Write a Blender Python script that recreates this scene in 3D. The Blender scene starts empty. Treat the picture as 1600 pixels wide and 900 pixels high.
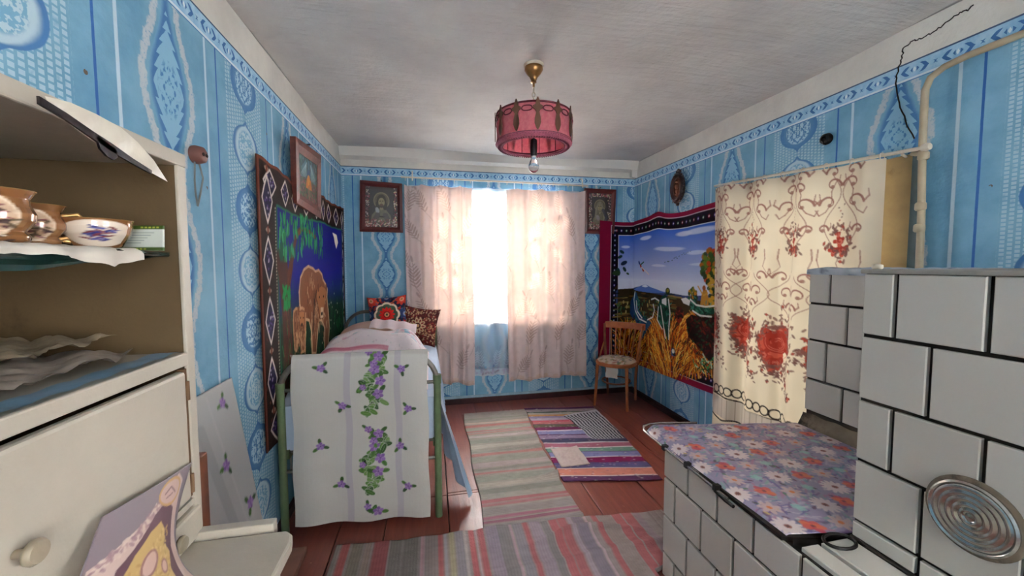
import bpy, bmesh, math, random
import numpy as np
from mathutils import Vector, Matrix
random.seed(7)
rng = np.random.RandomState(5)
PI = math.pi
S = bpy.context.scene
COL = S.collection
def lin(v):
    v = np.asarray(v, float) / 255.0
    return np.where(v <= 0.04045, v / 12.92, ((v + 0.055) / 1.055) ** 2.4)
def rgb(*a):
    if len(a) == 1: a = a[0]
    r = lin(a); return (float(r[0]), float(r[1]), float(r[2]), 1.0)

# ---------------------------------------------------------------- camera
FPX = 610.0
def _n(v):
    v = np.array(v, float); return v / np.linalg.norm(v)
_Y = _n([-126, -35, FPX]); _X = _n([2956, -44, FPX]); _X = _n(_X - _Y * (_X @ _Y)); _Z = -np.cross(_Y, _X)
if _Z[1] > 0: _Z = -_Z
RW = np.array([_X, _Y, _Z])
CAMP = np.array([0, 0, 1.4])
def wp(px, py, ax, val):
    """point where the sight line meets the plane axis=val (used for measuring)"""
    r = RW @ _n([px - 800, py - 450, FPX]); t = (val - CAMP[ax]) / r[ax]
    return CAMP + r * t
cd = bpy.data.cameras.new('camera'); cam = bpy.data.objects.new('camera', cd); COL.objects.link(cam)
cd.sensor_fit = 'HORIZONTAL'; cd.sensor_width = 36; cd.lens = 36 * FPX / 1600; cd.clip_start = 0.02
M = np.array([RW[:, 0], -RW[:, 1], -RW[:, 2]]).T
cam.matrix_world = Matrix([[*M[0], CAMP[0]], [*M[1], CAMP[1]], [*M[2], CAMP[2]], [0, 0, 0, 1]])
S.camera = cam

# ---------------------------------------------------------------- world, light, exposure
XL, XR, YB, YN, ZC = -0.81, 2.17, 3.93, -1.7, 2.49
w = bpy.data.worlds.new('daylight_sky'); S.world = w; w.use_nodes = True
bg = w.node_tree.nodes['Background']; bg.inputs[0].default_value = (0.80, 0.90, 1.0, 1); bg.inputs[1].default_value = 1.6
def area(name, loc, rot, sx, sy, power, col):
    l = bpy.data.lights.new(name, 'AREA'); l.shape = 'RECTANGLE'; l.size = sx; l.size_y = sy
    l.energy = power; l.color = col
    o = bpy.data.objects.new(name, l); o.location = loc; o.rotation_euler = rot; COL.objects.link(o); return o
area('daylight_back_window', (0.68, 4.75, 1.75), (math.radians(-82), 0, 0), 1.8, 1.5, 400, (1.0, 0.97, 0.93))
area('daylight_side_window', (3.1, 2.0, 1.2), (0, math.radians(90), 0), 2.2, 1.6, 26, (1.0, 0.95, 0.86))
area('daylight_near_window', (2.75, -0.85, 1.5), (0, math.radians(90), 0), 1.4, 1.4, 62, (1.0, 0.94, 0.87))
area('added_rear_light', (0.9, -2.25, 1.5), (math.radians(90), 0, 0), 1.3, 1.4, 60, (1.0, 0.95, 0.9))  # unseen lamp added behind the camera to brighten the middle of the room
S.view_settings.view_transform = 'Standard'; S.view_settings.look = 'None'
S.view_settings.gamma = 1; S.view_settings.use_curve_mapping = False
S.view_settings.exposure = 0.80

# ---------------------------------------------------------------- object helpers
def tag(o, label=None, cat=None, group=None, kind=None):
    if label: o['label'] = label
    if cat: o['category'] = cat
    if group: o['group'] = group
    if kind: o['kind'] = kind
    return o
def empty(name, loc, label=None, cat=None, group=None):
    o = bpy.data.objects.new(name, None); o.location = loc; o.empty_display_size = 0.05; COL.objects.link(o)
    return tag(o, label, cat, group)
def worldloc(p):
    v = Vector((0, 0, 0))
    while p is not None: v = v + p.location; p = p.parent
    return v
def link(name, me, mat=None, parent=None, loc=(0, 0, 0)):
    o = bpy.data.objects.new(name, me); COL.objects.link(o)
    if mat is not None and not me.materials: me.materials.append(mat)
    if parent is not None:
        o.parent = parent; o.location = Vector(loc) - worldloc(parent)
    else: o.location = loc
    return o
class MB:
    def __init__(s): s.v = []; s.f = []
    def add(s, vs, fs):
        b = len(s.v); s.v += [tuple(map(float, p)) for p in vs]; s.f += [tuple(b + i for i in f) for f in fs]; return s
    def box(s, x0, x1, y0, y1, z0, z1):
        vs = [(x, y, z) for z in (z0, z1) for y in (y0, y1) for x in (x0, x1)]
        return s.add(vs, [(0, 2, 3, 1), (4, 5, 7, 6), (0, 1, 5, 4), (2, 6, 7, 3), (0, 4, 6, 2), (1, 3, 7, 5)])
    def obox(s, c, ax, ay, az):
        c, ax, ay, az = map(np.array, (c, ax, ay, az))
        vs = [c + i * ax + j * ay + k * az for k in (-1, 1) for j in (-1, 1) for i in (-1, 1)]
        return s.add(vs, [(0, 2, 3, 1), (4, 5, 7, 6), (0, 1, 5, 4), (2, 6, 7, 3), (0, 4, 6, 2), (1, 3, 7, 5)])
    def tube(s, path, r, n=10, cap=True, closed=False):
        P = [np.array(p, float) for p in path]; m = len(P)
        rs = r if hasattr(r, '__len__') else [r] * m
        vs = []; up = np.array([0.13, 0.27, 0.95]); u = None
        for i in range(m):
            a = P[(i - 1) % m] if (closed or i > 0) else P[i]; b = P[(i + 1) % m] if (closed or i < m - 1) else P[i]
            t = _n(b - a)
            if u is None:
                u = np.cross(t, up)
                if np.linalg.norm(u) < 1e-3: u = np.cross(t, [1, 0, 0])
            u = _n(u - t * (u @ t)); w_ = np.cross(t, u)
            for k in range(n):
                an = 2 * PI * k / n; vs.append(P[i] + rs[i] * (math.cos(an) * u + math.sin(an) * w_))
        fs = []
        for i in range(m if closed else m - 1):
            for k in range(n):
                j = (i + 1) % m
                fs.append((i * n + k, i * n + (k + 1) % n, j * n + (k + 1) % n, j * n + k))
        if cap and not closed: fs += [tuple(range(n))[::-1], tuple((m - 1) * n + k for k in range(n))]
        return s.add(vs, fs)
    def lathe(s, prof, c, n=32, axis=2, cap=True, sc=(1, 1)):
        vs = []
        for r, h in prof:
            for k in range(n):
                a = 2 * PI * k / n; p = [0, 0, 0]; o1, o2 = [(1, 2), (2, 0), (0, 1)][axis]
                p[o1] = r * math.cos(a) * sc[0]; p[o2] = r * math.sin(a) * sc[1]; p[axis] = h
                vs.append((p[0] + c[0], p[1] + c[1], p[2] + c[2]))
        fs = [(i * n + k, i * n + (k + 1) % n, (i + 1) * n + (k + 1) % n, (i + 1) * n + k) for i in range(len(prof) - 1) for k in range(n)]
        if cap: fs += [tuple(range(n))[::-1], tuple((len(prof) - 1) * n + k for k in range(n))]
        return s.add(vs, fs)
    def prism(s, pts, d):
        """pts: 3D polygon, d: extrusion vector"""
        n = len(pts); d = np.array(d); P = [np.array(p, float) for p in pts]
        return s.add(P + [p + d for p in P], [tuple(range(n))[::-1], tuple(range(n, 2 * n))] + [(i, (i + 1) % n, n + (i + 1) % n, n + i) for i in range(n)])
    def grid(s, f, nu, nv):
        vs = [f(i / nu, j / nv) for j in range(nv + 1) for i in range(nu + 1)]
        return s.add(vs, [(j * (nu + 1) + i, j * (nu + 1) + i + 1, (j + 1) * (nu + 1) + i + 1, (j + 1) * (nu + 1) + i) for j in range(nv) for i in range(nu)])
    def mesh(s, name, smooth=False, off=(0, 0, 0)):
        me = bpy.data.meshes.new(name); o = np.array(off)
        me.from_pydata([tuple(np.array(p) - o) for p in s.v], [], s.f)
        bm = bmesh.new(); bm.from_mesh(me); bmesh.ops.recalc_face_normals(bm, faces=bm.faces); bm.to_mesh(me); bm.free()
        if smooth: me.polygons.foreach_set('use_smooth', [True] * len(me.polygons))
        return me
    def build(s, name, mat, parent=None, smooth=False, bevel=0, label=None):
        off = worldloc(parent) if parent is not None else (0, 0, 0)
        if parent is None and s.v:
            a = np.array(s.v); off = (a[:, 0].mean(), a[:, 1].mean(), a[:, 2].min())
        me = s.mesh(name, smooth, tuple(off)); me.materials.append(mat)
        o = bpy.data.objects.new(name, me); COL.objects.link(o)
        if parent is not None: o.parent = parent
        else: o.location = off
        if bevel:
            b = o.modifiers.new('bevel', 'BEVEL'); b.width = bevel; b.segments = 2; b.limit_method = 'ANGLE'; b.angle_limit = 0.7
        if smooth:
            try: me.set_sharp_from_angle(angle=0.9)
            except Exception: pass
        if label: o['label'] = label
        return o

# ---------------------------------------------------------------- shader expressions
class NT:
    def __init__(s, name):
        s.m = bpy.data.materials.new(name); s.m.use_nodes = True; s.t = s.m.node_tree; s.b = s.t.nodes['Principled BSDF']
        s.out = s.t.nodes['Material Output']
    def node(s, typ, **k):
        n = s.t.nodes.new(typ)
        for a, b in k.items(): setattr(n, a, b)
        return n
    def set(s, sock, v):
        if isinstance(v, E): s.t.links.new(v.s, sock)
        elif hasattr(v, 'is_output'): s.t.links.new(v, sock)
        else: sock.default_value = v
    def math(s, op, *a):
        n = s.node('ShaderNodeMath', operation=op)
        for i, x in enumerate(a): s.set(n.inputs[i], x)
        return E(s, n.outputs[0])
    def pos(s):
        n = s.node('ShaderNodeTexCoord'); sp = s.node('ShaderNodeSeparateXYZ'); s.t.links.new(n.outputs['Object'], sp.inputs[0])
        return n.outputs['Object'], E(s, sp.outputs[0]), E(s, sp.outputs[1]), E(s, sp.outputs[2])
    def vec(s, x, y, z=0.0):
        n = s.node('ShaderNodeCombineXYZ')
        for i, v in enumerate((x, y, z)): s.set(n.inputs[i], v)
        return n.outputs[0]
    def noise(s, vec, scale, detail=3, rough=0.55):
        n = s.node('ShaderNodeTexNoise'); n.inputs['Scale'].default_value = scale; n.inputs['Detail'].default_value = detail; n.inputs['Roughness'].default_value = rough
        s.t.links.new(vec, n.inputs['Vector']); return E(s, n.outputs[0])
    def mix(s, f, a, b):
        n = s.node('ShaderNodeMix', data_type='RGBA'); s.set(n.inputs[0], f); s.set(n.inputs[6], a); s.set(n.inputs[7], b); return n.outputs[2]
    def ss(s, x, a, b):
        n = s.node('ShaderNodeMapRange', interpolation_type='SMOOTHSTEP'); s.set(n.inputs[0], x); n.inputs[1].default_value = a; n.inputs[2].default_value = b
        return E(s, n.outputs[0])
    def bump(s, h, strength=0.3, dist=0.01):
        n = s.node('ShaderNodeBump'); n.inputs['Strength'].default_value = strength; n.inputs['Distance'].default_value = dist
        s.set(n.inputs['Height'], h); s.t.links.new(n.outputs[0], s.b.inputs['Normal']); return n
    def attr(s, name='Col'):
        n = s.node('ShaderNodeAttribute'); n.attribute_name = name; return n.outputs['Color']
class E:
    def __init__(s, nt, sock): s.n = nt; s.s = sock
    def __add__(s, o): return s.n.math('ADD', s, o)
    __radd__ = __add__
    def __sub__(s, o): return s.n.math('SUBTRACT', s, o)
    def __rsub__(s, o): return s.n.math('SUBTRACT', o, s)
    def __mul__(s, o): return s.n.math('MULTIPLY', s, o)
    __rmul__ = __mul__
    def __truediv__(s, o): return s.n.math('DIVIDE', s, o)
    def abs(s): return s.n.math('ABSOLUTE', s)
    def frac(s): return s.n.math('FRACT', s)
    def floor(s): return s.n.math('FLOOR', s)
    def sin(s): return s.n.math('SINE', s)
    def pp(s, o): return s.n.math('PINGPONG', s, o)
    def lt(s, o): return s.n.math('LESS_THAN', s, o)
    def gt(s, o): return s.n.math('GREATER_THAN', s, o)
    def max(s, o): return s.n.math('MAXIMUM', s, o)
    def min(s, o): return s.n.math('MINIMUM', s, o)
def mat(name, col, rough=0.6, metal=0.0, var=0.12, scale=14, bump=0.15, bscale=60, spec=0.4, dirt=None, dscale=5, dth=(0.6, 0.75)):
    n = NT(name); v, x, y, z = n.pos()
    c = rgb(col); d = tuple(k * (1 - var) for k in c[:3]) + (1,); l = tuple(min(1, k * (1 + var)) for k in c[:3]) + (1,)
    out = n.mix(n.ss(n.noise(v, scale, 4), 0.3, 0.7), d, l)
    if dirt is not None: out = n.mix(n.ss(n.noise(v, dscale, 6, 0.7), *dth), out, rgb(dirt))
    n.set(n.b.inputs['Base Color'], out)
    n.b.inputs['Roughness'].default_value = rough; n.b.inputs['Metallic'].default_value = metal
    n.b.inputs['Specular IOR Level'].default_value = spec
    if bump: n.bump(n.noise(v, bscale, 4), bump, 0.004)
    return n.m
def vmat(name, rough=0.85, weave=0.25, wscale=500, sheen=0.0, spec=0.2, coat=0, trans=0.0, transcol=(1, 1, 1, 1), mask=0.0):
    """material whose flat print sits in the mesh's colour attribute; weave relief; optional translucency"""
    n = NT(name); c = n.attr(); v, x, y, z = n.pos()
    n.set(n.b.inputs['Base Color'], c); n.b.inputs['Roughness'].default_value = rough
    n.b.inputs['Specular IOR Level'].default_value = spec; n.b.inputs['Sheen Weight'].default_value = sheen
    n.b.inputs['Coat Weight'].default_value = coat
    if weave: n.bump(n.noise(v, wscale, 2) + n.noise(v, 38, 4) * 1.5, weave, 0.003)
    if trans:
        tr = n.node('ShaderNodeBsdfTranslucent'); mx = n.node('ShaderNodeMixShader'); mx.inputs[0].default_value = trans
        mc = n.node('ShaderNodeMix', data_type='RGBA', blend_type='MULTIPLY'); mc.inputs[0].default_value = 1.0
        n.t.links.new(c, mc.inputs[6]); mc.inputs[7].default_value = transcol
        n.t.links.new(mc.outputs[2], tr.inputs[0])
        if mask:
            a = n.node('ShaderNodeAttribute'); a.attribute_name = 'Thin'; f = E(n, a.outputs['Fac']) * mask + trans
            n.set(mx.inputs[0], f)
        n.t.links.new(n.b.outputs[0], mx.inputs[1]); n.t.links.new(tr.outputs[0], mx.inputs[2]); n.t.links.new(mx.outputs[0], n.out.inputs[0])
    return n.m

# ---------------------------------------------------------------- painted canvases (numpy -> colour attribute on a grid)
class CV:
    def __init__(s, u0, v0, w, h, res, col, ssn=2):
        s.u0, s.v0, s.w, s.h = u0, v0, w, h; s.nu = max(2, int(round(w / res))); s.nv = max(2, int(round(h / res))); s.k = ssn
        W, H = (s.nu + 1) * ssn, (s.nv + 1) * ssn; s.W, s.H = W, H
        s.U = u0 - w / s.nu / 2 + (np.arange(W) + .5) * (w + w / s.nu) / W; s.V = v0 - h / s.nv / 2 + (np.arange(H) + .5) * (h + h / s.nv) / H
        s.a = np.empty((H, W, 3), np.float32); s.a[:] = lin(col)
        s.m = np.zeros((H, W), np.float32)
    def _win(s, a0, b0, a1, b1):
        i0, i1 = np.searchsorted(s.U, [min(a0, a1), max(a0, a1)]); j0, j1 = np.searchsorted(s.V, [min(b0, b1), max(b0, b1)])
        return i0, i1, j0, j1
    def _put(s, i0, i1, j0, j1, msk, col, al):
        if callable(col): cc = col(*np.meshgrid(s.U[i0:i1], s.V[j0:j1]))
        else: cc = lin(col)
        A = (msk * al)[..., None].astype(np.float32)
        s.a[j0:j1, i0:i1] = s.a[j0:j1, i0:i1] * (1 - A) + A * cc
    def ell(s, u, v, ru, rv, col, rot=0, al=1.0, soft=0.0):
        R = max(ru, rv) * (1 + soft); i0, i1, j0, j1 = s._win(u - R, v - R, u + R, v + R)
        if i1 <= i0 or j1 <= j0: return s
        X, Y = np.meshgrid(s.U[i0:i1] - u, s.V[j0:j1] - v); c, q = math.cos(rot), math.sin(rot)
        d = np.hypot((X * c + Y * q) / ru, (-X * q + Y * c) / rv)
        msk = (d < 1).astype(np.float32) if not soft else np.clip((1 + soft - d) / soft / 1.0, 0, 1)
        s._put(i0, i1, j0, j1, msk, col, al); return s
    def poly(s, pts, col, al=1.0):
        P = np.array(pts, float); i0, i1, j0, j1 = s._win(P[:, 0].min(), P[:, 1].min(), P[:, 0].max(), P[:, 1].max())
        if i1 <= i0 or j1 <= j0: return s
        X, Y = np.meshgrid(s.U[i0:i1], s.V[j0:j1]); ins = np.zeros(X.shape, bool)
        for k in range(len(P)):
            x0, y0 = P[k]; x1, y1 = P[(k + 1) % len(P)]
            if y0 == y1: continue
            ins ^= ((y0 > Y) != (y1 > Y)) & (X < (x1 - x0) * (Y - y0) / (y1 - y0) + x0)
        s._put(i0, i1, j0, j1, ins, col, al); return s
    def rect(s, u0, u1, v0, v1, col, al=1.0):
        i0, i1, j0, j1 = s._win(u0, v0, u1, v1)
        if i1 > i0 and j1 > j0: s._put(i0, i1, j0, j1, np.ones((j1 - j0, i1 - i0)), col, al)
        return s
    def line(s, pts, wd, col, al=1.0, taper=False):
        n = len(pts) - 1
        for k in range(n):
            (x0, y0), (x1, y1) = pts[k], pts[k + 1]; ww = wd * (1 - .8 * k / n) if taper else wd
            i0, i1, j0, j1 = s._win(min(x0, x1) - ww, min(y0, y1) - ww, max(x0, x1) + ww, max(y0, y1) + ww)
            if i1 <= i0 or j1 <= j0: continue
            X, Y = np.meshgrid(s.U[i0:i1], s.V[j0:j1]); dx, dy = x1 - x0, y1 - y0; L = dx * dx + dy * dy + 1e-12
            t = np.clip(((X - x0) * dx + (Y - y0) * dy) / L, 0, 1); d = np.hypot(X - x0 - t * dx, Y - y0 - t * dy)
            s._put(i0, i1, j0, j1, d < ww / 2, col, al)
        return s
    def noise(s, amp, cell=0.02, cu=None):
        cu = cu or cell
        g = rng.rand(int(s.h / cell) + 3, int(s.w / cu) + 3)
        y = (s.V - s.V[0]) / cell; x = (s.U - s.U[0]) / cu; yi = y.astype(int); xi = x.astype(int); fy = (y - yi)[:, None]; fx = (x - xi)[None]
        q = g[yi][:, xi] * (1 - fy) * (1 - fx) + g[yi + 1][:, xi] * fy * (1 - fx) + g[yi][:, xi + 1] * (1 - fy) * fx + g[yi + 1][:, xi + 1] * fy * fx
        s.a *= (1 + amp * (q - .5) * 2)[..., None]; return s
    def out(s):
        k = s.k; a = s.a.reshape(s.nv + 1, k, s.nu + 1, k, 3).mean((1, 3)); return np.clip(a, 0, 1)
def sheet(name, cv, fn, m, parent=None, thin=None, holes=None, skirt=None):
    """grid carrying the canvas; fn(U,V)->(x,y,z) arrays in metres"""
    col = cv.out(); nu, nv = cv.nu, cv.nv
    U, V = np.meshgrid(cv.u0 + np.arange(nu + 1) * cv.w / nu, cv.v0 + np.arange(nv + 1) * cv.h / nv)
    x, y, z = fn(U, V); P = np.stack([x + 0 * U, y + 0 * U, z + 0 * U], -1).reshape(-1, 3)
    off = np.array(worldloc(parent)) if parent is not None else np.array([P[:, 0].mean(), P[:, 1].mean(), P[:, 2].min()])
    P = P - off
    i = (np.arange(nv)[:, None] * (nu + 1) + np.arange(nu)[None]).reshape(-1)
    F = np.stack([i, i + 1, i + nu + 2, i + nu + 1], -1)
    C = col.reshape(-1, 3)
    if skirt is not None:
        rim = list(range(0, nu + 1)) + [j * (nu + 1) + nu for j in range(1, nv + 1)] + [nv * (nu + 1) + k for k in range(nu - 1, -1, -1)] + [j * (nu + 1) for j in range(nv - 1, 0, -1)]
        rim = np.array(rim); b = len(P); P = np.concatenate([P, P[rim] + np.array(skirt)]); C = np.concatenate([C, C[rim] * .8])
        n = len(rim); k = np.arange(n); F = np.concatenate([F, np.stack([rim, b + k, b + (k + 1) % n, rim[(k + 1) % n]], -1)])
    me = bpy.data.meshes.new(name); me.vertices.add(len(P)); me.vertices.foreach_set('co', P.astype(np.float32).ravel())
    me.loops.add(len(F) * 4); me.loops.foreach_set('vertex_index', F.ravel().astype(np.int32))
    me.polygons.add(len(F)); me.polygons.foreach_set('loop_start', np.arange(len(F), dtype=np.int32) * 4)
    me.polygons.foreach_set('use_smooth', np.ones(len(F), bool))
    me.update(); me.validate()
    a = me.color_attributes.new('Col', 'FLOAT_COLOR', 'POINT')
    a.data.foreach_set('color', np.concatenate([C, np.ones((len(C), 1))], 1).astype(np.float32).ravel())
    if thin is not None:
        k = cv.k; q = cv.m.reshape(nv + 1, k, nu + 1, k).mean((1, 3)).reshape(-1)
        t = me.attributes.new('Thin', 'FLOAT', 'POINT'); t.data.foreach_set('value', q.astype(np.float32))
    me.materials.append(m); o = bpy.data.objects.new(name, me); COL.objects.link(o)
    if parent is not None: o.parent = parent
    else: o.location = tuple(off)
    return o
def sn(x, seed=0):
    """smooth 1-D wobble"""
    return np.sin(x * 1.7 + seed) * .5 + np.sin(x * 3.1 + seed * 2.3) * .3 + np.sin(x * 5.3 + seed * 4.1) * .2
# ---------------------------------------------------------------- wallpapered walls
def wallpaper(name, axis, u0, jagp=0.56, zj=0.0):
    n = NT(name); v, x, y, z = n.pos(); u = x if axis == 'x' else y
    n1 = n.noise(v, 26, 3); n2 = n.noise(v, 3.2, 5, 0.65); n3 = n.noise(v, 120, 2)
    wob = (n1 - 0.5) * 0.022
    a = (u - (u0 - 10.5)).pp(0.525)                       # distance from the ogee column axis
    col = n.mix(n.ss(n2, 0.3, 0.72), rgb(100, 152, 184), rgb(134, 182, 208))
    # pale dotted trellis behind the ogees
    dots = ((a / 0.021).frac() - 0.5).abs().max(((z / 0.0165 + (a / 0.021).floor() * 0.35).frac() - 0.5).abs()).lt(0.33) * a.lt(0.172)
    dots = dots * n.ss(n1, 0.2, 0.5)
    col = n.mix(dots * 0.62, col, rgb(196, 220, 228))
    # onion shaped ogees, filled and outlined in turn
    P = 0.275; t = (z - 0.14) / P; vv = (t.frac() - 0.5).abs(); alt = (t.floor() / 2.0).frac().gt(0.25)
    vt = 0.5 - vv; wd = (n.math('SQRT', (1.0 - vv * vv * 7.7).max(0.0)) * 0.122).max((vt * vt * 1.4).min(0.056))
    d = wd - a
    r = (a * a * 60.0 + vv * vv * 4.6)
    fil = n.mix(alt, rgb(186, 212, 224), rgb(80, 132, 182))
    fl = n.noise(n.vec(a * 62.0, vv * 17.0, t.floor()), 1.0, 2)
    fil = n.mix(n.ss(fl, 0.46, 0.52) * n.ss(r, 0.42, 0.30), fil, n.mix(alt, rgb(120, 172, 204), rgb(176, 210, 226)))
    ring = n.mix(n.ss(d + wob * 0.5, 0.012, 0.034), rgb(70, 122, 178), fil)
    col = n.mix(n.ss(d + wob * 0.3, -0.002, 0.003), col, ring)
    # scalloped medallion chain with chalky outline
    b = 0.525 - a
    q = ((z - zj) / jagp).frac() - 0.5
    zig = (q.abs() * (jagp / 0.046)).frac() * 0.017
    w2 = n.math('COSINE', q * (2 * PI)) * 0.036 + 0.058 + wob * 0.5
    e = w2 - b
    fl2 = n.noise(n.vec(b * 60.0, q.abs() * 24.0, 0.0), 1.0, 2)
    inner = n.mix((e - zig).gt(0.020), n.mix(n.ss(e, 0.0, 0.02), rgb(112, 164, 198), rgb(66, 118, 174)), rgb(140, 188, 214))
    core = n.ss(fl2, 0.5, 0.58) * n.ss(b * b * 260.0 + q * q * 30.0, 1.0, 0.4)
    inner = n.mix(core, inner, rgb(66, 124, 182))
    col = n.mix(n.ss(e, -0.001, 0.003), col, inner)
    chalk = n.ss(((e + 0.024) + wob + zig * 0.4).abs(), 0.019, 0.010) * n.ss(n3, 0.2, 0.5)
    col = n.mix(chalk * 0.85, col, rgb(200, 206, 208))
    # thin stripes
    col = n.mix(((a + wob * 0.08) - 0.237).abs().lt(0.0045), col, rgb(46, 100, 170))
    col = n.mix(n.ss(((a + wob * 0.1) - 0.312).abs(), 0.008, 0.005), col, rgb(196, 218, 230))
    # border band
    band = n.mix(n.ss(n1, 0.3, 0.7), rgb(140, 190, 222), rgb(176, 212, 232))
    zc = (z - 2.288).abs(); g = (u / 0.15).frac() - 0.5
    leaf = ((g.abs() * 26.0 + zc * 150.0).sin() * ((g * 44.0).sin() * 0.5 + 0.9)).gt(0.1) * zc.lt(0.021) * (g.abs() * 0.052 + zc).lt(0.031) * g.abs().gt(0.05)
    band = n.mix(leaf, band, rgb(58, 108, 172))
    band = n.mix((g.abs() * 0.3 + zc).lt(0.012), band, rgb(225, 238, 245))
    band = n.mix((z - 2.252).abs().lt(0.0045), band, rgb(222, 234, 242))
    band = n.mix((z - 2.244).abs().lt(0.003), band, rgb(70, 120, 178))
    col = n.mix(z.gt(2.243), col, band)
    top = n.mix(n.ss(n2, 0.3, 0.75), rgb(226, 224, 216), rgb(206, 203, 196))
    col = n.mix((z + wob * 0.15).gt(2.328), col, top)
    col = n.mix((z - 2.327).abs().lt(0.0035), col, rgb(60, 84, 120))
    # small nail holes, scuffs
    sp = n.node('ShaderNodeTexVoronoi'); sp.inputs['Scale'].default_value = 5.5; n.t.links.new(v, sp.inputs['Vector'])
    col = n.mix(E(n, sp.outputs['Distance']).lt(0.035) * n1.gt(0.5), col, rgb(96, 84, 70))
    col = n.mix(n.ss(n.noise(v, 2.3, 6, 0.75), 0.66, 0.8) * 0.4, col, rgb(210, 222, 226))
    n.set(n.b.inputs['Base Color'], col); n.b.inputs['Roughness'].default_value = 0.75; n.b.inputs['Specular IOR Level'].default_value = 0.25
    n.bump(n.noise(v, 38, 5, 0.6) + n2 * 1.5, 0.35, 0.008)
    return n.m
W_L = wallpaper('wallpaper_left', 'y', 2.0, 0.56, 1.68)
W_R = wallpaper('wallpaper_right', 'y', 2.0, 0.56, 1.72)
W_B = wallpaper('wallpaper_back', 'x', 0.1, 0.36, 1.50)

plaster = NT('ceiling_plaster'); v, x, y, z = plaster.pos()
nz = plaster.noise(v, 2.1, 6, 0.6); streak = plaster.noise(plaster.vec(x * 2.0, y * 16.0, 0.0), 1.6, 5, 0.6)
plaster.set(plaster.b.inputs['Base Color'], plaster.mix(plaster.ss(nz, 0.3, 0.75), rgb(214, 212, 208), rgb(196, 193, 190)))
plaster.b.inputs['Roughness'].default_value = 0.9; plaster.bump(streak * 1.2 + plaster.noise(v, 30, 5) * 0.6 + nz, 0.55, 0.012)
plaster = plaster.m
limewash = mat('limewash', (218, 216, 210), 0.9, var=0.06, scale=3, bump=0.3, bscale=25)

def structure(name, mb, m, smooth=False, parent=None):
    off = (0, 0, 0); me = mb.mesh(name, smooth); me.materials.append(m)
    o = bpy.data.objects.new(name, me); COL.objects.link(o)
    if parent is None: tag(o, kind='structure')
    else: o.parent = parent; o.location = Vector((0, 0, 0)) - worldloc(parent)
    return o
def wall_with_hole(name, axis, c0, c1, u0, u1, holes, m):
    """slab between c0..c1 on `axis`, spanning u0..u1, holes (ua,ub,za,zb) in order"""
    mb = MB(); parts = []; cur = u0
    for h in holes: parts += [(cur, h[0], 0, ZC), (h[0], h[1], 0, h[2]), (h[0], h[1], h[3], ZC)]; cur = h[1]
    parts.append((cur, u1, 0, ZC))
    for a, b, p, q in parts:
        if axis == 'y': mb.box(a, b, c0, c1, p, q)
        else: mb.box(c0, c1, a, b, p, q)
    return structure(name, mb, m)
WB = (0.02, 1.36, 0.80, 2.12)
wall_back = wall_with_hole('wall_back', 'y', YB, YB + 0.3, XL - 0.2, XR + 0.2, [WB], W_B)
WN = (-1.45, -0.25, 0.75, 2.1)
WR_ = (1.57, 2.54, 0.22, 1.87)
WN2 = (0.3, 1.5, 0.75, 2.1)  # hole for the added window behind the camera
wall_right = wall_with_hole('wall_right', 'x', XR, XR + 0.3, YN, YB, [WN, WR_], W_R)
structure('wall_left', MB().box(XL - 0.2, XL, YN, YB, 0, ZC), W_L)
wall_with_hole('wall_near', 'y', YN - 0.25, YN, XL - 0.2, XR + 0.3, [WN2], W_B)
# ceiling: slightly uneven plaster sheet with thickness, coved along the window wall
def ceil(u, v_):
    X = XL + u * (XR - XL); Y = YN + v_ * (YB - YN)
    return (X, Y, ZC + 0.008 * math.sin(X * 3 + Y * 2) + 0.006 * math.sin(Y * 5 - X * 2))
cb = MB().grid(ceil, 60, 90); cb.box(XL - .2, XR + .3, YN - .25, YB + .3, ZC + 0.02, ZC + 0.12)
structure('ceiling', cb, plaster, True)
cove = MB()
pr = [(YB - 0.005, ZC - 0.10), (YB - 0.055, ZC - 0.075), (YB - 0.085, ZC + 0.01), (YB + 0.01, ZC + 0.01)]
cove.prism([(XL, a, b) for a, b in pr], (XR - XL, 0, 0))
pr = [(XR + 0.005, YB + 0.0, 2.33), (XR - 0.06, YB, 2.34), (XR - 0.07, YB, ZC), (XR + .005, YB, ZC)]
cove.prism(pr, (0, -0.05, 0))
structure('trim_1', cove, limewash)

# floor planks
floor_m = NT('painted_boards'); v, x, y, z = floor_m.pos()
g1 = floor_m.noise(floor_m.vec(x * 26.0, y * 2.0, 0.0), 1.5, 5, 0.6); g2 = floor_m.noise(v, 5.0, 6, 0.7)
oi = floor_m.node('ShaderNodeObjectInfo')
c_ = floor_m.mix(floor_m.ss(g1, 0.25, 0.75), rgb(112, 56, 46), rgb(136, 72, 58))
c_ = floor_m.mix(E(floor_m, oi.outputs['Random']) * 0.35, c_, rgb(118, 66, 60))
c_ = floor_m.mix(floor_m.ss(g2, 0.62, 0.75) * 0.55, c_, rgb(150, 104, 88))
c_ = floor_m.mix(floor_m.ss(floor_m.noise(v, 34.0, 3), 0.73, 0.77), c_, rgb(176, 132, 104))
floor_m.set(floor_m.b.inputs['Base Color'], c_); floor_m.b.inputs['Roughness'].default_value = 0.38
floor_m.bump(g1 * 1.0 + g2, 0.25, 0.006); floor_m = floor_m.m
under = mat('dark_underfloor', (28, 18, 15), 0.9)
fl = structure('floor', MB().box(XL - .2, XR + .3, YN - .25, YB + .3, -0.12, -0.022), under)
seams = [XL, -0.50, -0.262, 0.075, 0.40, 0.66, 0.925, 1.285, 1.60, 1.88, XR]
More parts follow.
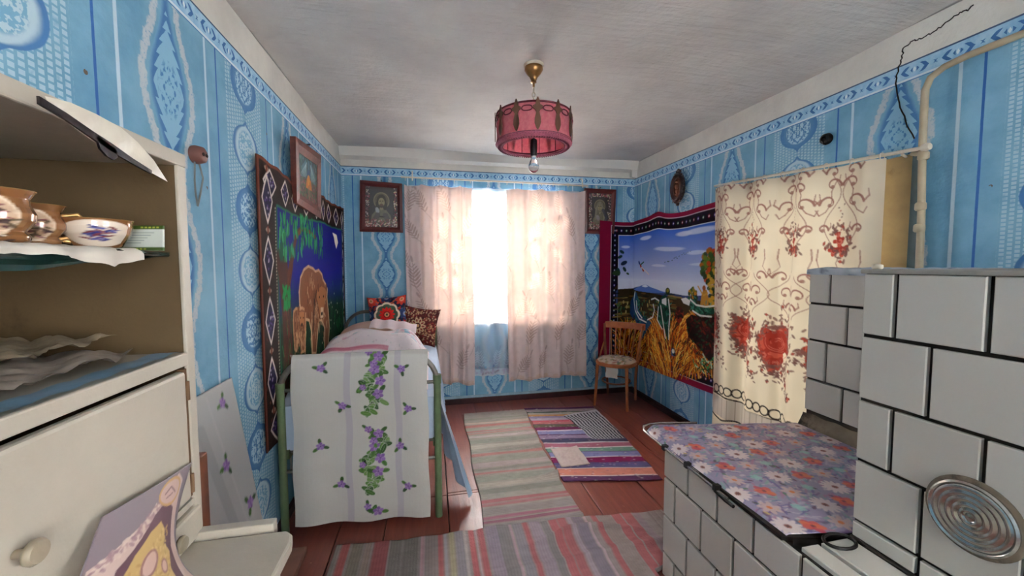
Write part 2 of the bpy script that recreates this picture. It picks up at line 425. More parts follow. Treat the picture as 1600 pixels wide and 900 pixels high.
for i in range(len(seams) - 1):
    a, b = seams[i] + 0.003, seams[i + 1] - 0.003
    cuts = [YN, 2.338, YB] if i < 4 else [YN, 0.9 + (i % 3) * 0.5, YB]
    if i == 3: cuts = [YN, 2.338, 2.365, YB]
    for k in range(len(cuts) - 1):
        o = MB().box(a, b, cuts[k] + 0.002, cuts[k + 1] - 0.002, -0.022, 0.0015 * ((i * 7 + k * 3) % 3 - 1)).build('plank', floor_m, fl, bevel=0.003)
# baseboards
base_m = mat('baseboard_paint', (58, 26, 30), 0.5, var=0.2, dirt=(90, 70, 60))
structure('baseboard_back', MB().box(XL, XR, YB - 0.035, YB, 0, 0.052), base_m)
structure('baseboard_left', MB().box(XL, XL + 0.02, YN, YB, 0, 0.05), base_m)
structure('baseboard_right', MB().box(XR - 0.035, XR, YN, YB, 0, 0.05), base_m)
structure('trim_2', MB().box(XL, XR, YB - 0.012, YB, 0.052, 0.075), mat('lime_edge', (150, 180, 196), 0.9, dirt=(205, 210, 205)))

# windows: frames, mullions, panes, sills
frame_m = mat('window_paint', (225, 225, 220), 0.5, var=0.05)
gl = NT('window_glass'); gl.b.inputs['Transmission Weight'].default_value = 1.0; gl.b.inputs['Roughness'].default_value = 0.0; gl.b.inputs['IOR'].default_value = 1.01
gl.b.inputs['Base Color'].default_value = (1, 1, 1, 1); gl.b.inputs['Specular IOR Level'].default_value = 0.3
glass_m = gl.m
def window(name, axis, c, h, nm, sill_to):
    ua, ub, za, zb = h; f = 0.05
    def bx(mb, a, b, p, q, d0, d1):
        return mb.box(a, b, c + d0, c + d1, p, q) if axis == 'y' else mb.box(c + d0, c + d1, a, b, p, q)
    mb = MB()
    for a, b, p, q in ((ua, ua + f, za, zb), (ub - f, ub, za, zb), (ua + f, ub - f, za, za + f), (ua + f, ub - f, zb - f, zb)): bx(mb, a, b, p, q, -0.03, 0.03)
    fr = structure(name, mb, frame_m)
    for k in range(1, nm):
        m_ = ua + (ub - ua) * k / nm; q = MB(); bx(q, m_ - 0.02, m_ + 0.02, za + f, zb - f, -0.025, 0.025); structure('mullion', q, frame_m, parent=fr)
    for k in range(nm):
        a = ua + (ub - ua) * k / nm + 0.03; b = ua + (ub - ua) * (k + 1) / nm - 0.03; q = MB(); bx(q, a, b, za + 0.04, zb - 0.04, -0.002, 0.002); structure('pane', q, glass_m, parent=fr)
    q = MB(); s0, s1 = sorted((sill_to, 0.03)); bx(q, ua, ub, za - 0.0, za + 0.02, s0, s1); structure('sill', q, frame_m, parent=fr)
window('window_1', 'y', YB + 0.22, WB, 3, -0.235)
window('window_2', 'x', XR + 0.22, WR_, 2, -0.215)
window('window_3', 'x', XR + 0.22, WN, 3, -0.215)
window('added_window_4', 'y', YN - 0.18, WN2, 3, 0.175)  # unseen window added in the near wall to let the extra light in

# wood trim of the curtained window on the right wall
jamb_m = mat('worn_cream_board', (186, 160, 112), 0.6, var=0.15, scale=6, dirt=(120, 92, 58), dth=(0.6, 0.8))
t = MB().box(XR - 0.028, XR, 1.375, 1.57, 0.0, 1.90); t.box(XR - 0.036, XR, 2.54, 2.60, 0.0, 1.90)
t.box(XR - 0.030, XR, 1.57, 2.54, 1.87, 1.90)
structure('trim_3', t, jamb_m)
structure('trim_4', MB().box(XR - 0.034, XR + 0.0, 1.36, 1.392, 0.0, 1.90), mat('dark_joint_board', (92, 110, 112), 0.7))

# plaster cracks (solid dark tubes, the gaps' shade put into their colour)
crk = mat('crack_shadow', (38, 30, 26), 0.95)
def crack(pts, parent_wall):
    o = MB().tube(pts, [0.0035] * len(pts), 5).build('crack', crk, None); tag(o, kind='structure'); return o
cp = [(1428, 218), (1415, 190), (1405, 160), (1399, 130), (1404, 105), (1409, 92), (1412, 75), (1424, 65), (1432, 62)]
pts = [wp(a, b, 0, XR) for a, b in cp]
zz = [(1440, 60), (1455, 52), (1470, 42), (1485, 30), (1500, 20), (1512, 16), (1526, 5)]
def wc(a, b):
    p = wp(a, b, 0, XR)
    if p[2] > ZC - .005: p = wp(a, b, 2, ZC - 0.001)
    return p
path = [wc(a, b) for a, b in cp + zz]
fine = []
for i in range(len(path) - 1):
    for k in range(4):
        q = path[i] + (path[i + 1] - path[i]) * k / 4; fine.append(q + np.array([0, rng.uniform(-.0035, .0035), rng.uniform(-.0035, .0035)]) * (1 if q[2] < ZC - .01 else 0.3))
o = MB().tube(fine, 0.003, 5).build('crack', crk, wall_right)
path = [wp(a, b, 0, XR) for a, b in ((1437, 262), (1436, 300), (1433, 340), (1420, 385), (1417, 418))]
MB().tube(path, 0.003, 5).build('crack', crk, wall_right)
# ================================================================ curtains of the back window
def leafspray(cv, u, v, s, ang, col, al=0.7, mask=1.0, leaves=7):
    """stem with paired narrow leaves"""
    ca, sa = math.cos(ang), math.sin(ang)
    def T(a, b): return (u + (a * ca - b * sa) * s, v + (a * sa + b * ca) * s)
    cv.line([T(0, 0), T(.15, .02), T(.3, .07), T(.5, .08), T(.7, .03), T(1.0, 0)], .012 * s + .002, col, al)
    for i in range(leaves):
        p = .30 + .68 * i / leaves; ln = .21 * (1.15 - abs(i / leaves - .35))
        for sg in (-1, 1):
            a0 = sg * 0.75; c = T(p + ln * .5 * math.cos(a0), .04 + ln * .5 * math.sin(a0))
            cv.ell(c[0], c[1], ln * .55 * s, ln * .11 * s, col, ang + a0, al)
            if mask:
                i0, i1, j0, j1 = cv._win(c[0] - ln * s * .6, c[1] - ln * s * .6, c[0] + ln * s * .6, c[1] + ln * s * .6)
                X, Y = np.meshgrid(cv.U[i0:i1] - c[0], cv.V[j0:j1] - c[1]); a_ = ang + a0
                d = np.hypot((X * math.cos(a_) + Y * math.sin(a_)) / (ln * .55 * s), (-X * math.sin(a_) + Y * math.cos(a_)) / (ln * .11 * s))
                cv.m[j0:j1, i0:i1] = np.maximum(cv.m[j0:j1, i0:i1], (d < 1) * mask)
    tip = T(1.12, 0); cv.ell(tip[0], tip[1], .1 * s, .03 * s, col, ang, al)
curt_m = vmat('satin_curtain', 0.55, 0.15, 300, spec=0.3, trans=0.115, transcol=(1.0, 0.80, 0.62, 1), mask=0.16)
def curtain(name, x0, x1, zt, zb0, zb1, seed, label, folds):
    cv = CV(x0, 0, x1 - x0, 2.02, 0.006, (216, 198, 196)); cv.noise(.05, .03)
    n = 0
    for r in range(7):
        for q in range(3):
            u = x0 + (x1 - x0) * (q + .25 + .5 * (r % 2)) / 3 + rng.uniform(-.03, .03); v = .02 + r * .28 + rng.uniform(-.04, .04)
            leafspray(cv, u, v, rng.uniform(.28, .36), PI / 2 + rng.choice([-1, 1]) * rng.uniform(.1, .6), (170, 150, 146), .8)
    cv.rect(x0, x1, 0, .02, (196, 170, 160), .6)
    for k in range(9): cv.ell(x0 + (x1 - x0) * (k + .5) / 9, .03, .03, .02, (206, 176, 150), 0, .5)
    def fn(U, V):
        t = (U - x0) / (x1 - x0); v = V / 2.02
        ph = sum(a * np.sin(2 * PI * (t * f + p)) for f, a, p in folds)
        top = zt - 0.022 * np.abs(np.sin(PI * t * 3.5 + seed)) - .006
        zb = zb0 + (zb1 - zb0) * t + 0.006 * np.sin(t * 19)
        z = zb + (top - zb) * v
        amp = (0.55 + 0.45 * (1 - v)) 
        y = YB - 0.075 - 0.028 * ph * amp - 0.012 * np.sin(v * 5 + t * 7)
        x = U + 0.008 * np.cos(2 * PI * t * 5) * amp + (0.012 * np.sin(v * 4 + seed) * (1 - v))
        return x, y, z
    o = sheet(name, cv, fn, curt_m, thin=True); return tag(o, label, 'curtain', 'leaf patterned curtains of the back window')
curtain('curtain', -0.245, 0.395, 2.178, 0.27, 0.205, 0.4, 'left pinkish leaf patterned curtain on the back window, beside the bed', [(3.5, .8, .1), (6, .5, .4), (11, .25, .2)])
curtain('curtain', 0.735, 1.565, 2.176, 0.215, 0.235, 1.5, 'right pinkish leaf patterned curtain on the back window, beside the chair', [(3, .8, .3), (5.2, .5, .9), (10, .3, .5)])
# lace sheer between and behind them
lace_m = NT('lace_sheer'); c = lace_m.attr(); lace_m.set(lace_m.b.inputs['Base Color'], c); lace_m.b.inputs['Roughness'].default_value = .9
tb = lace_m.node('ShaderNodeBsdfTransparent'); tr = lace_m.node('ShaderNodeBsdfTranslucent'); lace_m.t.links.new(c, tr.inputs[0])
m1 = lace_m.node('ShaderNodeMixShader'); m1.inputs[0].default_value = .5; m2 = lace_m.node('ShaderNodeMixShader')
a = lace_m.node('ShaderNodeAttribute'); a.attribute_name = 'Thin'; lace_m.set(m2.inputs[0], E(lace_m, a.outputs['Fac']) * 0.42 + 0.36)
lace_m.t.links.new(lace_m.b.outputs[0], m1.inputs[1]); lace_m.t.links.new(tr.outputs[0], m1.inputs[2])
lace_m.t.links.new(tb.outputs[0], m2.inputs[1]); lace_m.t.links.new(m1.outputs[0], m2.inputs[2]); lace_m.t.links.new(m2.outputs[0], lace_m.out.inputs[0]); lace_m = lace_m.m
cv = CV(-.2, 0, 1.72, 1.92, .007, (232, 238, 246))
for k in range(16):
    u = -.15 + k * .11
    leafspray(cv, u, 1.9, .2, -PI / 2 + rng.uniform(-.3, .3), (226, 230, 236), .9, 1, 5)
    for _ in range(16):
        cv.ell(u + rng.uniform(-.05, .05), .02 + abs(rng.normal(0, .06)), .014, .01, (190, 176, 190) if rng.rand() < .5 else (220, 206, 226), rng.rand() * 3, .85)
    leafspray(cv, u, .03, .24, PI / 2 + rng.uniform(-.25, .25), (206, 200, 214), .8, 1, 6)
cv.m[cv.V < .07] = 1; cv.m[cv.V > 1.85] = .7
for j, u_ in enumerate(np.arange(-.2, 1.52, .02)): cv.ell(u_, .0, .007, .01, (250, 250, 250))
o = sheet('lace_curtain', cv, lambda U, V: (U, YB - 0.030 - .012 * np.sin(U * 26) - .006 * np.sin(U * 57 + 1), 0.275 + V * 0.985 + .006 * np.sin(U * 60) * (V < .05)), lace_m, thin=True)
tag(o, 'white sheer lace panel showing in the gap between the two window curtains', 'curtain')
# rod on two brackets
metal_w = mat('painted_rod', (214, 205, 188), 0.35, metal=0.0, var=0.08, dirt=(150, 130, 104), dscale=12)
rd = empty('curtain_rod', (0.68, YB, 2.22), 'thin pale curtain rod above the back window on two nail brackets', 'curtain rod')
MB().tube([(-0.27, YB - .06, 2.235), (1.60, YB - .06, 2.222)], 0.0075, 10).build('rod', metal_w, rd, True)
for X in (-.165, 1.545):
    MB().tube([(X, YB, 2.30), (X, YB - .05, 2.295), (X, YB - .06, 2.25), (X, YB - .06, 2.212), (X, YB - .075, 2.205)], .006, 8).build('bracket', metal_w, rd, True)
for k, X in enumerate(list(np.linspace(-.23, .385, 5)) + list(np.linspace(.75, 1.55, 6))):
    MB().tube([(X, YB - .06 + .013 * math.sin(t), 2.222 + .02 * math.cos(t)) for t in np.linspace(0, 2 * PI, 13)[:-1]], .0018, 6, closed=True).build('curtain_ring', metal_w, rd, True)

# ================================================================ curtain on the right wall
curt2_m = vmat('printed_cotton', 0.8, 0.2, 600, trans=0.20, transcol=(1.0, 0.90, 0.74, 1))
Y0, Y1 = 1.455, 2.615
cv = CV(Y0, 0.10, Y1 - Y0, 1.87, .0042, (224, 213, 192)); cv.noise(.04, .06)
br = (150, 104, 96); rd_ = (164, 62, 48)
def scroll(u, v, s, m=1, al=.85):
    th = np.linspace(0, 5.0, 24)
    cv.line([(u + m * (s * (1 - t / 5.2) * math.cos(t) - s * .2), v + s * (1 - t / 5.2) * math.sin(t)) for t in th], .013, br, al, True)
    cv.ell(u - m * s * .22, v - s * .1, .013, .011, br, 0, al)
    cv.line([(u + m * s * .8, v), (u + m * s * 1.25, v + s * .5), (u + m * s * 1.15, v + s * 1.1)], .009, br, al, True)
def rosette(u, v, s, big=False):
    for i in range(7 if big else 4):
        a = i * 2.4; cv.ell(u + s * .62 * math.cos(a) + rng.normal(0, s * .08), v + s * .55 * math.sin(a) + rng.normal(0, s * .08), s * .42, s * .34, [(164, 62, 48), (146, 50, 40), (184, 84, 66)][i % 3], a)
    cv.ell(u, v, s * .6, s * .6, (150, 50, 40))
    if big:
        for i in range(26): a = rng.rand() * 7; q = s * rng.uniform(.2, 1.0); cv.line([(u + q * math.cos(a), v + q * math.sin(a)), (u + q * math.cos(a + .5), v + q * math.sin(a + .5))], .005, [(206, 120, 100), (110, 30, 28), (190, 90, 72)][i % 3], .8)
    for i in range(5): cv.line([(u + s * (.1 + .1 * i) * math.cos(a), v + s * (.1 + .1 * i) * math.sin(a)) for a in np.linspace(i, i + 2.6, 9)], .004, (196, 108, 92), .8)
def foliage(u, v, s, n_):
    for i in range(int(n_ * 1.8)):
        a = rng.uniform(0, 2 * PI); r_ = s * (.8 + abs(rng.normal(0, .45))); x_, y_ = u + r_ * math.cos(a) * .75, v + r_ * math.sin(a)
        cv.ell(x_, y_, .015, .0065, rng.choice([0, 1]) and (126, 86, 80) or (110, 74, 72), rng.rand() * 3, .85)
        if i % 3 == 0: cv.line([(x_, y_), (u + (x_ - u) * .7, v + (y_ - v) * .7)], .0025, (140, 104, 96), .6)
        if i % 7 == 0: cv.ell(x_, y_, .009, .009, rd_, 0, .8)
colsY = [float(wp(a, 385, 0, 2.10)[1]) for a in (1136, 1183, 1253, 1337)]
tops = [float(wp(a, b, 0, 2.10)[2]) for a, b in ((1136, 375), (1183, 378), (1253, 385), (1337, 385))]
colsY = [2.50, 2.24, 1.93, 1.66]
vr = 1.54
for k, u in enumerate(colsY):
    v = vr
    for dx, dy, s_ in ((-.022, -.02, .036), (.024, -.024, .034), (-.004, .03, .034), (.006, .066, .02)): rosette(u + dx, v + dy, s_)
    foliage(u, v + .03, .07, 26)
    for i in range(9): cv.ell(u + rng.uniform(-.018, .018), v + .09 + i * .017, .006, .004, rd_ if i % 3 == 0 else (110, 74, 72), rng.rand() * 3, .8)
    cv.line([(u, v - .06), (u + .012, v - .09), (u, v - .12), (u + .02, v - .16)], .005, (130, 80, 74), .8)
    for m in (-1, 1):
        scroll(u + m * .06, v + .40, .045, m); scroll(u + m * .045, v + .33, .05, -m); scroll(u + m * .08, v + .23, .055, m)
        scroll(u + m * .095, v + .09, .035, -m); scroll(u + m * .1, v - .20, .05, m); scroll(u + m * .06, v - .30, .055, -m); scroll(u + m * .03, v - .38, .04, m)
        cv.line([(u + m * .03, v + .36), (u + m * .06, v + .3), (u + m * .055, v + .24), (u + m * .09, v + .19), (u + m * .125, v + .17), (u + m * .14, v + .20)], .007, br, .8)
        cv.line([(u + m * (.05 + .045 * math.sin(q)), v + .02 + .36 * q / 6.28) for q in np.linspace(0, 6.28, 26)], .006, br, .7)
        cv.line([(u + m * (.10 - .06 * math.cos(q)), v - .18 - .26 * q / 6.28) for q in np.linspace(0, 6.28, 26)], .006, br, .7)
        cv.line([(u + m * .12, v - .02), (u + m * .125, v - .08), (u + m * .11, v - .13), (u + m * .14, v - .17)], .008, br, .8, True)
for k, (u, s_) in enumerate(((2.60, .085), (2.30, .10), (2.03, .12), (1.72, .11))):
    v = .93 + (.03 if k < 2 else 0)
    rosette(u, v, s_, True); rosette(u + s_ * .1, v - s_ * 1.15, s_ * .5); rosette(u + s_ * .55, v - s_ * .75, s_ * .38); rosette(u - s_ * .75, v - s_ * 2.1, s_ * .28); rosette(u - s_ * 1.2, v - s_ * 2.6, s_ * .16)
    foliage(u, v - .03, s_ * 1.2, 90)
    for i in range(60):
        t = rng.rand(); x_, y_ = u + s_ * .6 - t * .2 + rng.normal(0, .02), v - s_ * 1.3 - t * .17 + rng.normal(0, .025)
        cv.ell(x_, y_, .011, .005, (110, 74, 72), rng.rand() * 3, .85)
# ring border and grey band
for i in range(22):
    u = Y0 + .03 + i * .054; v = .47 + .015 * math.sin(u * 6)
    cv.line([(u + .027 * math.cos(a), v + .03 * math.sin(a)) for a in np.linspace(0, 2 * PI, 17)], .010, (44, 36, 38), .95)
cv.line([(u, .432 + .01 * math.sin(u * 8)) for u in np.linspace(Y0, Y1, 40)], .012, (44, 36, 38), .95)
cv.rect(Y0, Y1, .28, .425, (186, 178, 172), .9)
for u in np.arange(Y0, Y1, .045): cv.line([(u, .28), (u, .425)], .004, (120, 110, 104), .8)
cv.line([(u, .27 + .012 * math.sin(u * 30)) for u in np.linspace(Y0, Y1, 90)], .012, (44, 36, 38), .95)
def fn(U, V):
    t = (U - Y0) / (Y1 - Y0); v = (V - .10) / 1.87
    top = 1.895 + 0.080 * t; z = .10 + (top - .10) * v
    amp = .45 + .55 * np.clip(t * 1.6 - .2, 0, 1)
    x = 2.085 - .030 * amp * (np.sin(U * 21 + .5 * v) + .5 * np.sin(U * 37 + 1) * (.5 + .5 * (1 - v))) - .012 * np.sin(v * 3 + U * 4) + .018 * np.exp(-((t - .53 + .06 * (1 - v)) / .02) ** 2) * np.sign(v)
    return x, U + .006 * np.cos(U * 30), z
o = sheet('curtain', cv, fn, curt2_m); tag(o, 'cream cotton curtain with red roses and brown scrolls hanging on the right wall', 'curtain')
rd = empty('curtain_rod', (2.11, 2.0, 1.93), 'pale metal curtain rod over the rose curtain on the right wall', 'curtain rod')
def rodz(y): return 1.912 + (y - 1.4) * 0.068
MB().tube([(2.115, 1.345, rodz(1.345)), (2.115, 2.63, rodz(2.63))], .0085, 10).build('rod', metal_w, rd, True)
MB().lathe([(.004, -.03), (.014, -.028), (.018, -.015), (.014, 0), (.01, .004)], (2.115, 1.345, rodz(1.345)), 14, 1).build('finial', metal_w, rd, True)
for yy in (1.42, 2.57): MB().tube([(XR, yy, rodz(yy) - .02), (2.14, yy, rodz(yy) - .022), (2.115, yy, rodz(yy) - .012)], .006, 8).build('bracket', metal_w, rd, True)
for yy in np.linspace(1.50, 2.58, 9): MB().tube([(2.115 + .016 * math.sin(t), yy, rodz(yy) - .006 + .018 * math.cos(t)) for t in np.linspace(0, 2 * PI, 13)[:-1]], .0025, 6, closed=True).build('curtain_ring', metal_w, rd, True)

# ================================================================ bear tapestry on the left wall
plush = vmat('plush_tapestry', 0.8, 0.3, 700, spec=0.1)
XT = XL + 0.02
def lw(px, py): p = wp(px, py, 0, XT); return (float(p[1]), float(p[2]))
U0, V0, TW, TH = 2.03, .50, 1.80, 1.42
cv = CV(U0, V0, TW, TH, .0042, (30, 17, 15))
for i in range(240): cv.ell(U0 + rng.rand() * TW, V0 + rng.rand() * TH, rng.uniform(.008, .02), .006, [(96, 52, 40), (70, 34, 28), (120, 78, 60), (14, 10, 12)][rng.randint(4)], rng.rand() * 3, .7)
bw = .19
def diamond(u, v, a, b):
    for s_, c in ((1, (214, 204, 196)), (.82, (24, 18, 52))):
        cv.poly([(u + a * s_ * math.cos(t) * (1 if i % 2 == 0 else .93), v + b * s_ * math.sin(t) * (1 if i % 2 == 0 else .93)) for i, t in enumerate(np.linspace(0, 2 * PI, 9)[:-1]) for _ in (0,)] if False else [(u - a * s_, v), (u - a * .45 * s_, v + b * .6 * s_), (u, v + b * s_), (u + a * .45 * s_, v + b * .6 * s_), (u + a * s_, v), (u + a * .45 * s_, v - b * .6 * s_), (u, v - b * s_), (u - a * .45 * s_, v - b * .6 * s_)], c)
    for i in range(14):
        r_ = rng.rand() * .6; t = rng.rand() * 7; cv.ell(u + a * r_ * math.cos(t), v + b * r_ * math.sin(t), .007, .005, [(90, 66, 130), (170, 160, 180), (60, 40, 96)][i % 3], t, .9)
for i in range(9): diamond(U0 + .12 + i * .196, V0 + TH - .105, .07, .078); diamond(U0 + .12 + i * .196, V0 + .09, .07, .078)
for i in range(4):
    for u in (U0 + .09, U0 + TW - .09): diamond(u, V0 + .33 + i * .30, .055, .125)
for i in range(5):
    for u in (U0 + .09, U0 + TW - .09):
        cv.ell(u, V0 + .18 + i * .30, .022, .011, (150, 130, 116)); cv.ell(u, V0 + .18 + i * .30, .009, .02, (110, 60, 46))
cv.rect(U0, U0 + .018, V0, V0 + TH, (104, 56, 42)); cv.rect(U0, U0 + TW, V0 + TH - .016, V0 + TH, (104, 56, 42))
a0, a1, b0, b1 = U0 + bw, U0 + TW - .13, V0 + bw, V0 + TH - .20
def sky(U, V):
    t = np.clip((V - b0) / (b1 - b0), 0, 1)[..., None]; k = np.clip((t - .38) / .25, 0, 1)
    lo = lin((8, 44, 26)); hi = lin((16, 18, 120)); return lo * (1 - k) + (hi * (.75 + .5 * (1 - t))) * k
cv.rect(a0, a1, b0, b1, sky)
cv.line([(a0, b0), (a0, b1), (a1, b1), (a1, b0), (a0, b0)], .012, (30, 92, 74))
for i in range(60): cv.ell(a0 - .018, b0 + i * (b1 - b0) / 60, .005, .005, (176, 170, 150))
# tree: trunk, branches, hanging leaves
def tr_(pts): return [lw(*p) for p in pts]
cv.line(tr_([(447, 600), (447, 540), (444, 480), (440, 440), (436, 405)]), .15, (66, 32, 24))
cv.line(tr_([(447, 440), (452, 410), (457, 385), (462, 360), (470, 350)]), .075, (84, 42, 28), taper=True)
cv.line(tr_([(440, 440), (437, 415), (433, 395)]), .08, (60, 32, 26))
cv.line(tr_([(462, 365), (470, 353), (480, 358), (488, 368)]), .028, (116, 60, 34))
for i in range(30):
    p = lw(446 + rng.uniform(-7, 6), rng.uniform(420, 600)); cv.line([p, (p[0] + rng.uniform(-.02, .02), p[1] - .06)], .009, [(112, 58, 38), (40, 18, 16)][i % 2], .7)
for i in range(150):
    px = 431 + 70 * rng.rand() ** 1.15; py = 330 + rng.rand() * (72 if px < 470 else 45) + max(0, (px - 465)) * .75
    p = lw(px, min(py, 398 + (px > 488) * 8)); c = [(24, 112, 66), (36, 140, 84), (14, 74, 56), (60, 150, 96)][rng.randint(4)]
    cv.ell(p[0], p[1], .011, .036, c, rng.uniform(-.35, .35), .95)
for i in range(26): p = lw(443 + rng.uniform(-5, 7), rng.uniform(448, 478)); cv.ell(p[0], p[1], .012, .03, (26, 130, 66), rng.uniform(-.8, .8))
for i in range(220):
    p = (rng.uniform(a0, a1), b0 + abs(rng.normal(0, .22))); cv.line([p, (p[0] + rng.uniform(-.02, .02), p[1] + rng.uniform(.03, .09))], .006, [(16, 92, 48), (36, 128, 66), (8, 54, 34)][i % 3], .8)
m0 = tr_([(518, 362), (523, 366), (525, 378), (523, 388), (521, 378), (520, 370)]); cv.poly(m0, (232, 226, 196))
for i in range(30): p = lw(rng.uniform(500, 530), rng.uniform(455, 545)); cv.ell(p[0], p[1], .006, .008, (190, 204, 176), 0, .7)
# bears
fur = (122, 76, 52)
def bear(pts, dark, lite):
    cv.poly(tr_(pts), fur)
    P = np.array(tr_(pts)); cx, cy = P.mean(0)
    for i in range(len(P)): cv.line([P[i], P[(i + 1) % len(P)]], .018, lite, .75)
    for i in range(260):
        k = rng.randint(len(P)); t = rng.rand() ** .6; q = P[k] * (1 - t) + np.array((cx, cy)) * t + rng.normal(0, .02, 2)
        cv.line([q, (q[0] + rng.uniform(-.02, .02), q[1] - rng.uniform(.02, .06))], .008, [dark, lite, (92, 54, 36), (150, 102, 72)][rng.randint(4)], .6)
bear([(466, 455), (468, 432), (473, 419), (479, 414), (486, 418), (490, 423), (495, 421), (500, 428), (502, 437), (506, 444), (509, 452), (508, 464), (510, 485), (512, 510), (509, 548), (505, 550), (505, 512), (501, 500), (497, 500), (494, 530), (492, 552), (485, 552), (484, 520), (480, 500), (474, 498), (470, 490), (467, 476)], (54, 28, 18), (214, 176, 140))
cv.poly(tr_([(493, 452), (500, 447), (507, 452), (505, 470), (503, 492), (499, 496), (496, 480), (493, 466)]), (158, 104, 68))
cv.poly(tr_([(499, 480), (503, 480), (503, 496), (499, 497)]), (206, 180, 150)); p = lw(501, 490); cv.ell(p[0], p[1], .02, .014, (16, 10, 10))
for a, b in ((497, 464), (503, 463)): p = lw(a, b); cv.ell(p[0], p[1], .011, .009, (14, 8, 8))
for a, b in ((495, 449), (507, 449)): p = lw(a, b); cv.ell(p[0], p[1], .024, .03, (104, 62, 42))
cv.line(tr_([(492, 455), (489, 470), (488, 490), (486, 520)]), .03, (48, 24, 16), .8); cv.line(tr_([(484, 500), (483, 530), (484, 552)]), .02, (200, 164, 130), .6)
bear([(456, 500), (457, 486), (461, 481), (466, 483), (470, 480), (475, 484), (475, 500), (475, 520), (474, 548), (470, 550), (469, 528), (464, 528), (462, 548), (459, 546), (457, 520)], (58, 30, 20), (196, 150, 112))
cv.poly(tr_([(466, 487), (473, 487), (473, 503), (470, 512), (467, 504)]), (170, 112, 72)); p = lw(470, 507); cv.ell(p[0], p[1], .014, .012, (14, 8, 8))
for a in (468, 472): p = lw(a, 496); cv.ell(p[0], p[1], .007, .006, (14, 8, 8))
for a in (465, 475): p = lw(a, 483); cv.ell(p[0], p[1], .018, .02, (120, 72, 46))
def fn(U, V):
    t = (V - V0) / TH; s_ = (U - U0) / TW
    sag = -.035 * np.sin(PI * np.clip(s_ / .62, 0, 1)) * t ** 3 - .012 * np.sin(PI * np.clip((s_ - .62) / .38, 0, 1)) * t ** 3
    x = XT + .004 + .010 * (np.sin(U * 9) + 1) * t ** 2 + .012 * (1 - t) * (1 + np.sin(U * 14 + 1)) * .5
    return x, U, V + sag + .004 * np.sin(U * 40) * t ** 6
o = sheet('wall_tapestry', cv, fn, plush, skirt=(-.006, 0, 0)); tag(o, 'plush wall tapestry of a brown bear with cub under a moonlit blue sky', 'tapestry')

# ================================================================ hunting tapestry, right wall and round the corner
def rw(px, py):
    """unrolled coordinate: negative on the window wall, positive along the right wall"""
    if px < 990: p = wp(px, py, 1, YB - .02); return (float(p[0]) - (XR - .02), float(p[2]))
    p = wp(px, py, 0, XR - .02); return (YB - .02 - float(p[1]), float(p[2]))
def TR(pts): return [rw(*p) for p in pts]
U0, V0, TW, TH = -.395, .33, 1.86, 1.56
cv = CV(U0, V0, TW, TH, .0044, (122, 12, 50))
cv.rect(U0 + .135, 2, V0 + .065, V0 + TH - .045, (20, 14, 30)); cv.line([(2, V0 + TH - .045), (U0 + .135, V0 + TH - .045), (U0 + .135, V0 + .065), (2, V0 + .065)], .008, (206, 190, 200))
hb, ht = V0 + .165, V0 + TH - .15
def sky(U, V):
    t = np.clip((V - 1.25) / (ht - 1.25), 0, 1)[..., None]; k = t ** .55
    return lin((206, 214, 232)) * (1 - k) + lin((40, 92, 188)) * k
cv.rect(U0 + .225, 2, hb, ht, sky)
for i in range(40):
    for v in (hb - .048, ht + .052):
        u = U0 + .2 + i * .058; cv.ell(u, v, .012, .016, [(120, 30, 50), (60, 40, 130), (30, 90, 70)][i % 3]); cv.ell(u, v, .0055, .007, (226, 220, 222))
for i in range(24): v = hb + .03 + i * .055; cv.ell(U0 + .18, v, .011, .014, [(60, 50, 140), (30, 80, 110)][i % 2]); cv.ell(U0 + .18, v, .0055, .006, (220, 220, 226))
cv.line([(2, hb), (U0 + .225, hb), (U0 + .225, ht), (2, ht)], .007, (214, 214, 214))
for a, b, c, d in ((1010, 371, .07, .016), (1045, 388, .18, .016), (1070, 362, .09, .018), (1095, 358, .16, .02), (1090, 393, .1, .014), (1030, 415, .1, .01), (1105, 412, .16, .01), (978, 384, .04, .012)):
    p = rw(a, b); cv.ell(p[0], p[1], c, d, (206, 216, 232), 0, .75, soft=.5)
# land
cv.poly(TR([(966, 452), (989, 450), (1005, 446), (1020, 452), (1040, 456), (1070, 462), (1100, 462), (1122, 462), (1122, 480), (962, 475), (962, 455)]), (52, 66, 116))
cv.poly(TR([(992, 452), (1003, 446), (1009, 444), (1017, 449), (1030, 453), (1045, 458), (992, 458)]), (74, 104, 176)); cv.poly(TR([(1004, 447), (1009, 444), (1013, 448), (1009, 449)]), (214, 224, 240))
cv.poly([rw(958, 452), rw(989, 450), rw(996, 454), rw(1040, 462), rw(1122, 474), (2, 1.1), (2, hb), (U0 + .225, hb), (U0 + .225, 1.2)], (54, 42, 20))
for i in range(90):
    p = rw(rng.uniform(962, 1060), rng.uniform(458, 505)); cv.ell(p[0], p[1], rng.uniform(.03, .08), .008, [(92, 100, 56), (150, 128, 64), (26, 44, 28), (112, 80, 40), (14, 20, 16)][rng.randint(5)], 0, .8)
for i in range(40): p = rw(rng.uniform(964, 1035), rng.uniform(470, 492)); cv.ell(p[0], p[1], .009, .02, [(20, 60, 40), (70, 100, 60), (170, 150, 90)][i % 3])
def grass(n_, x0, x1, y0, y1, cols, ln=.11):
    for i in range(n_):
        a = rng.uniform(x0, x1); b = rng.uniform(y0, y1)
        lim = 515 + 6 * math.sin(a * .12) - 14 * math.exp(-((a - 1062) / 22) ** 2)
        if b < lim: continue
        p = rw(a, b); cu = math.sin(a * .09) * .05 + rng.uniform(-.025, .025)
        cv.line([p, (p[0] + cu * .3, p[1] + ln * .4), (p[0] + cu, p[1] + ln * .75), (p[0] + cu * 2.1, p[1] + ln)], .011, cols[rng.randint(len(cols))], .9, True)
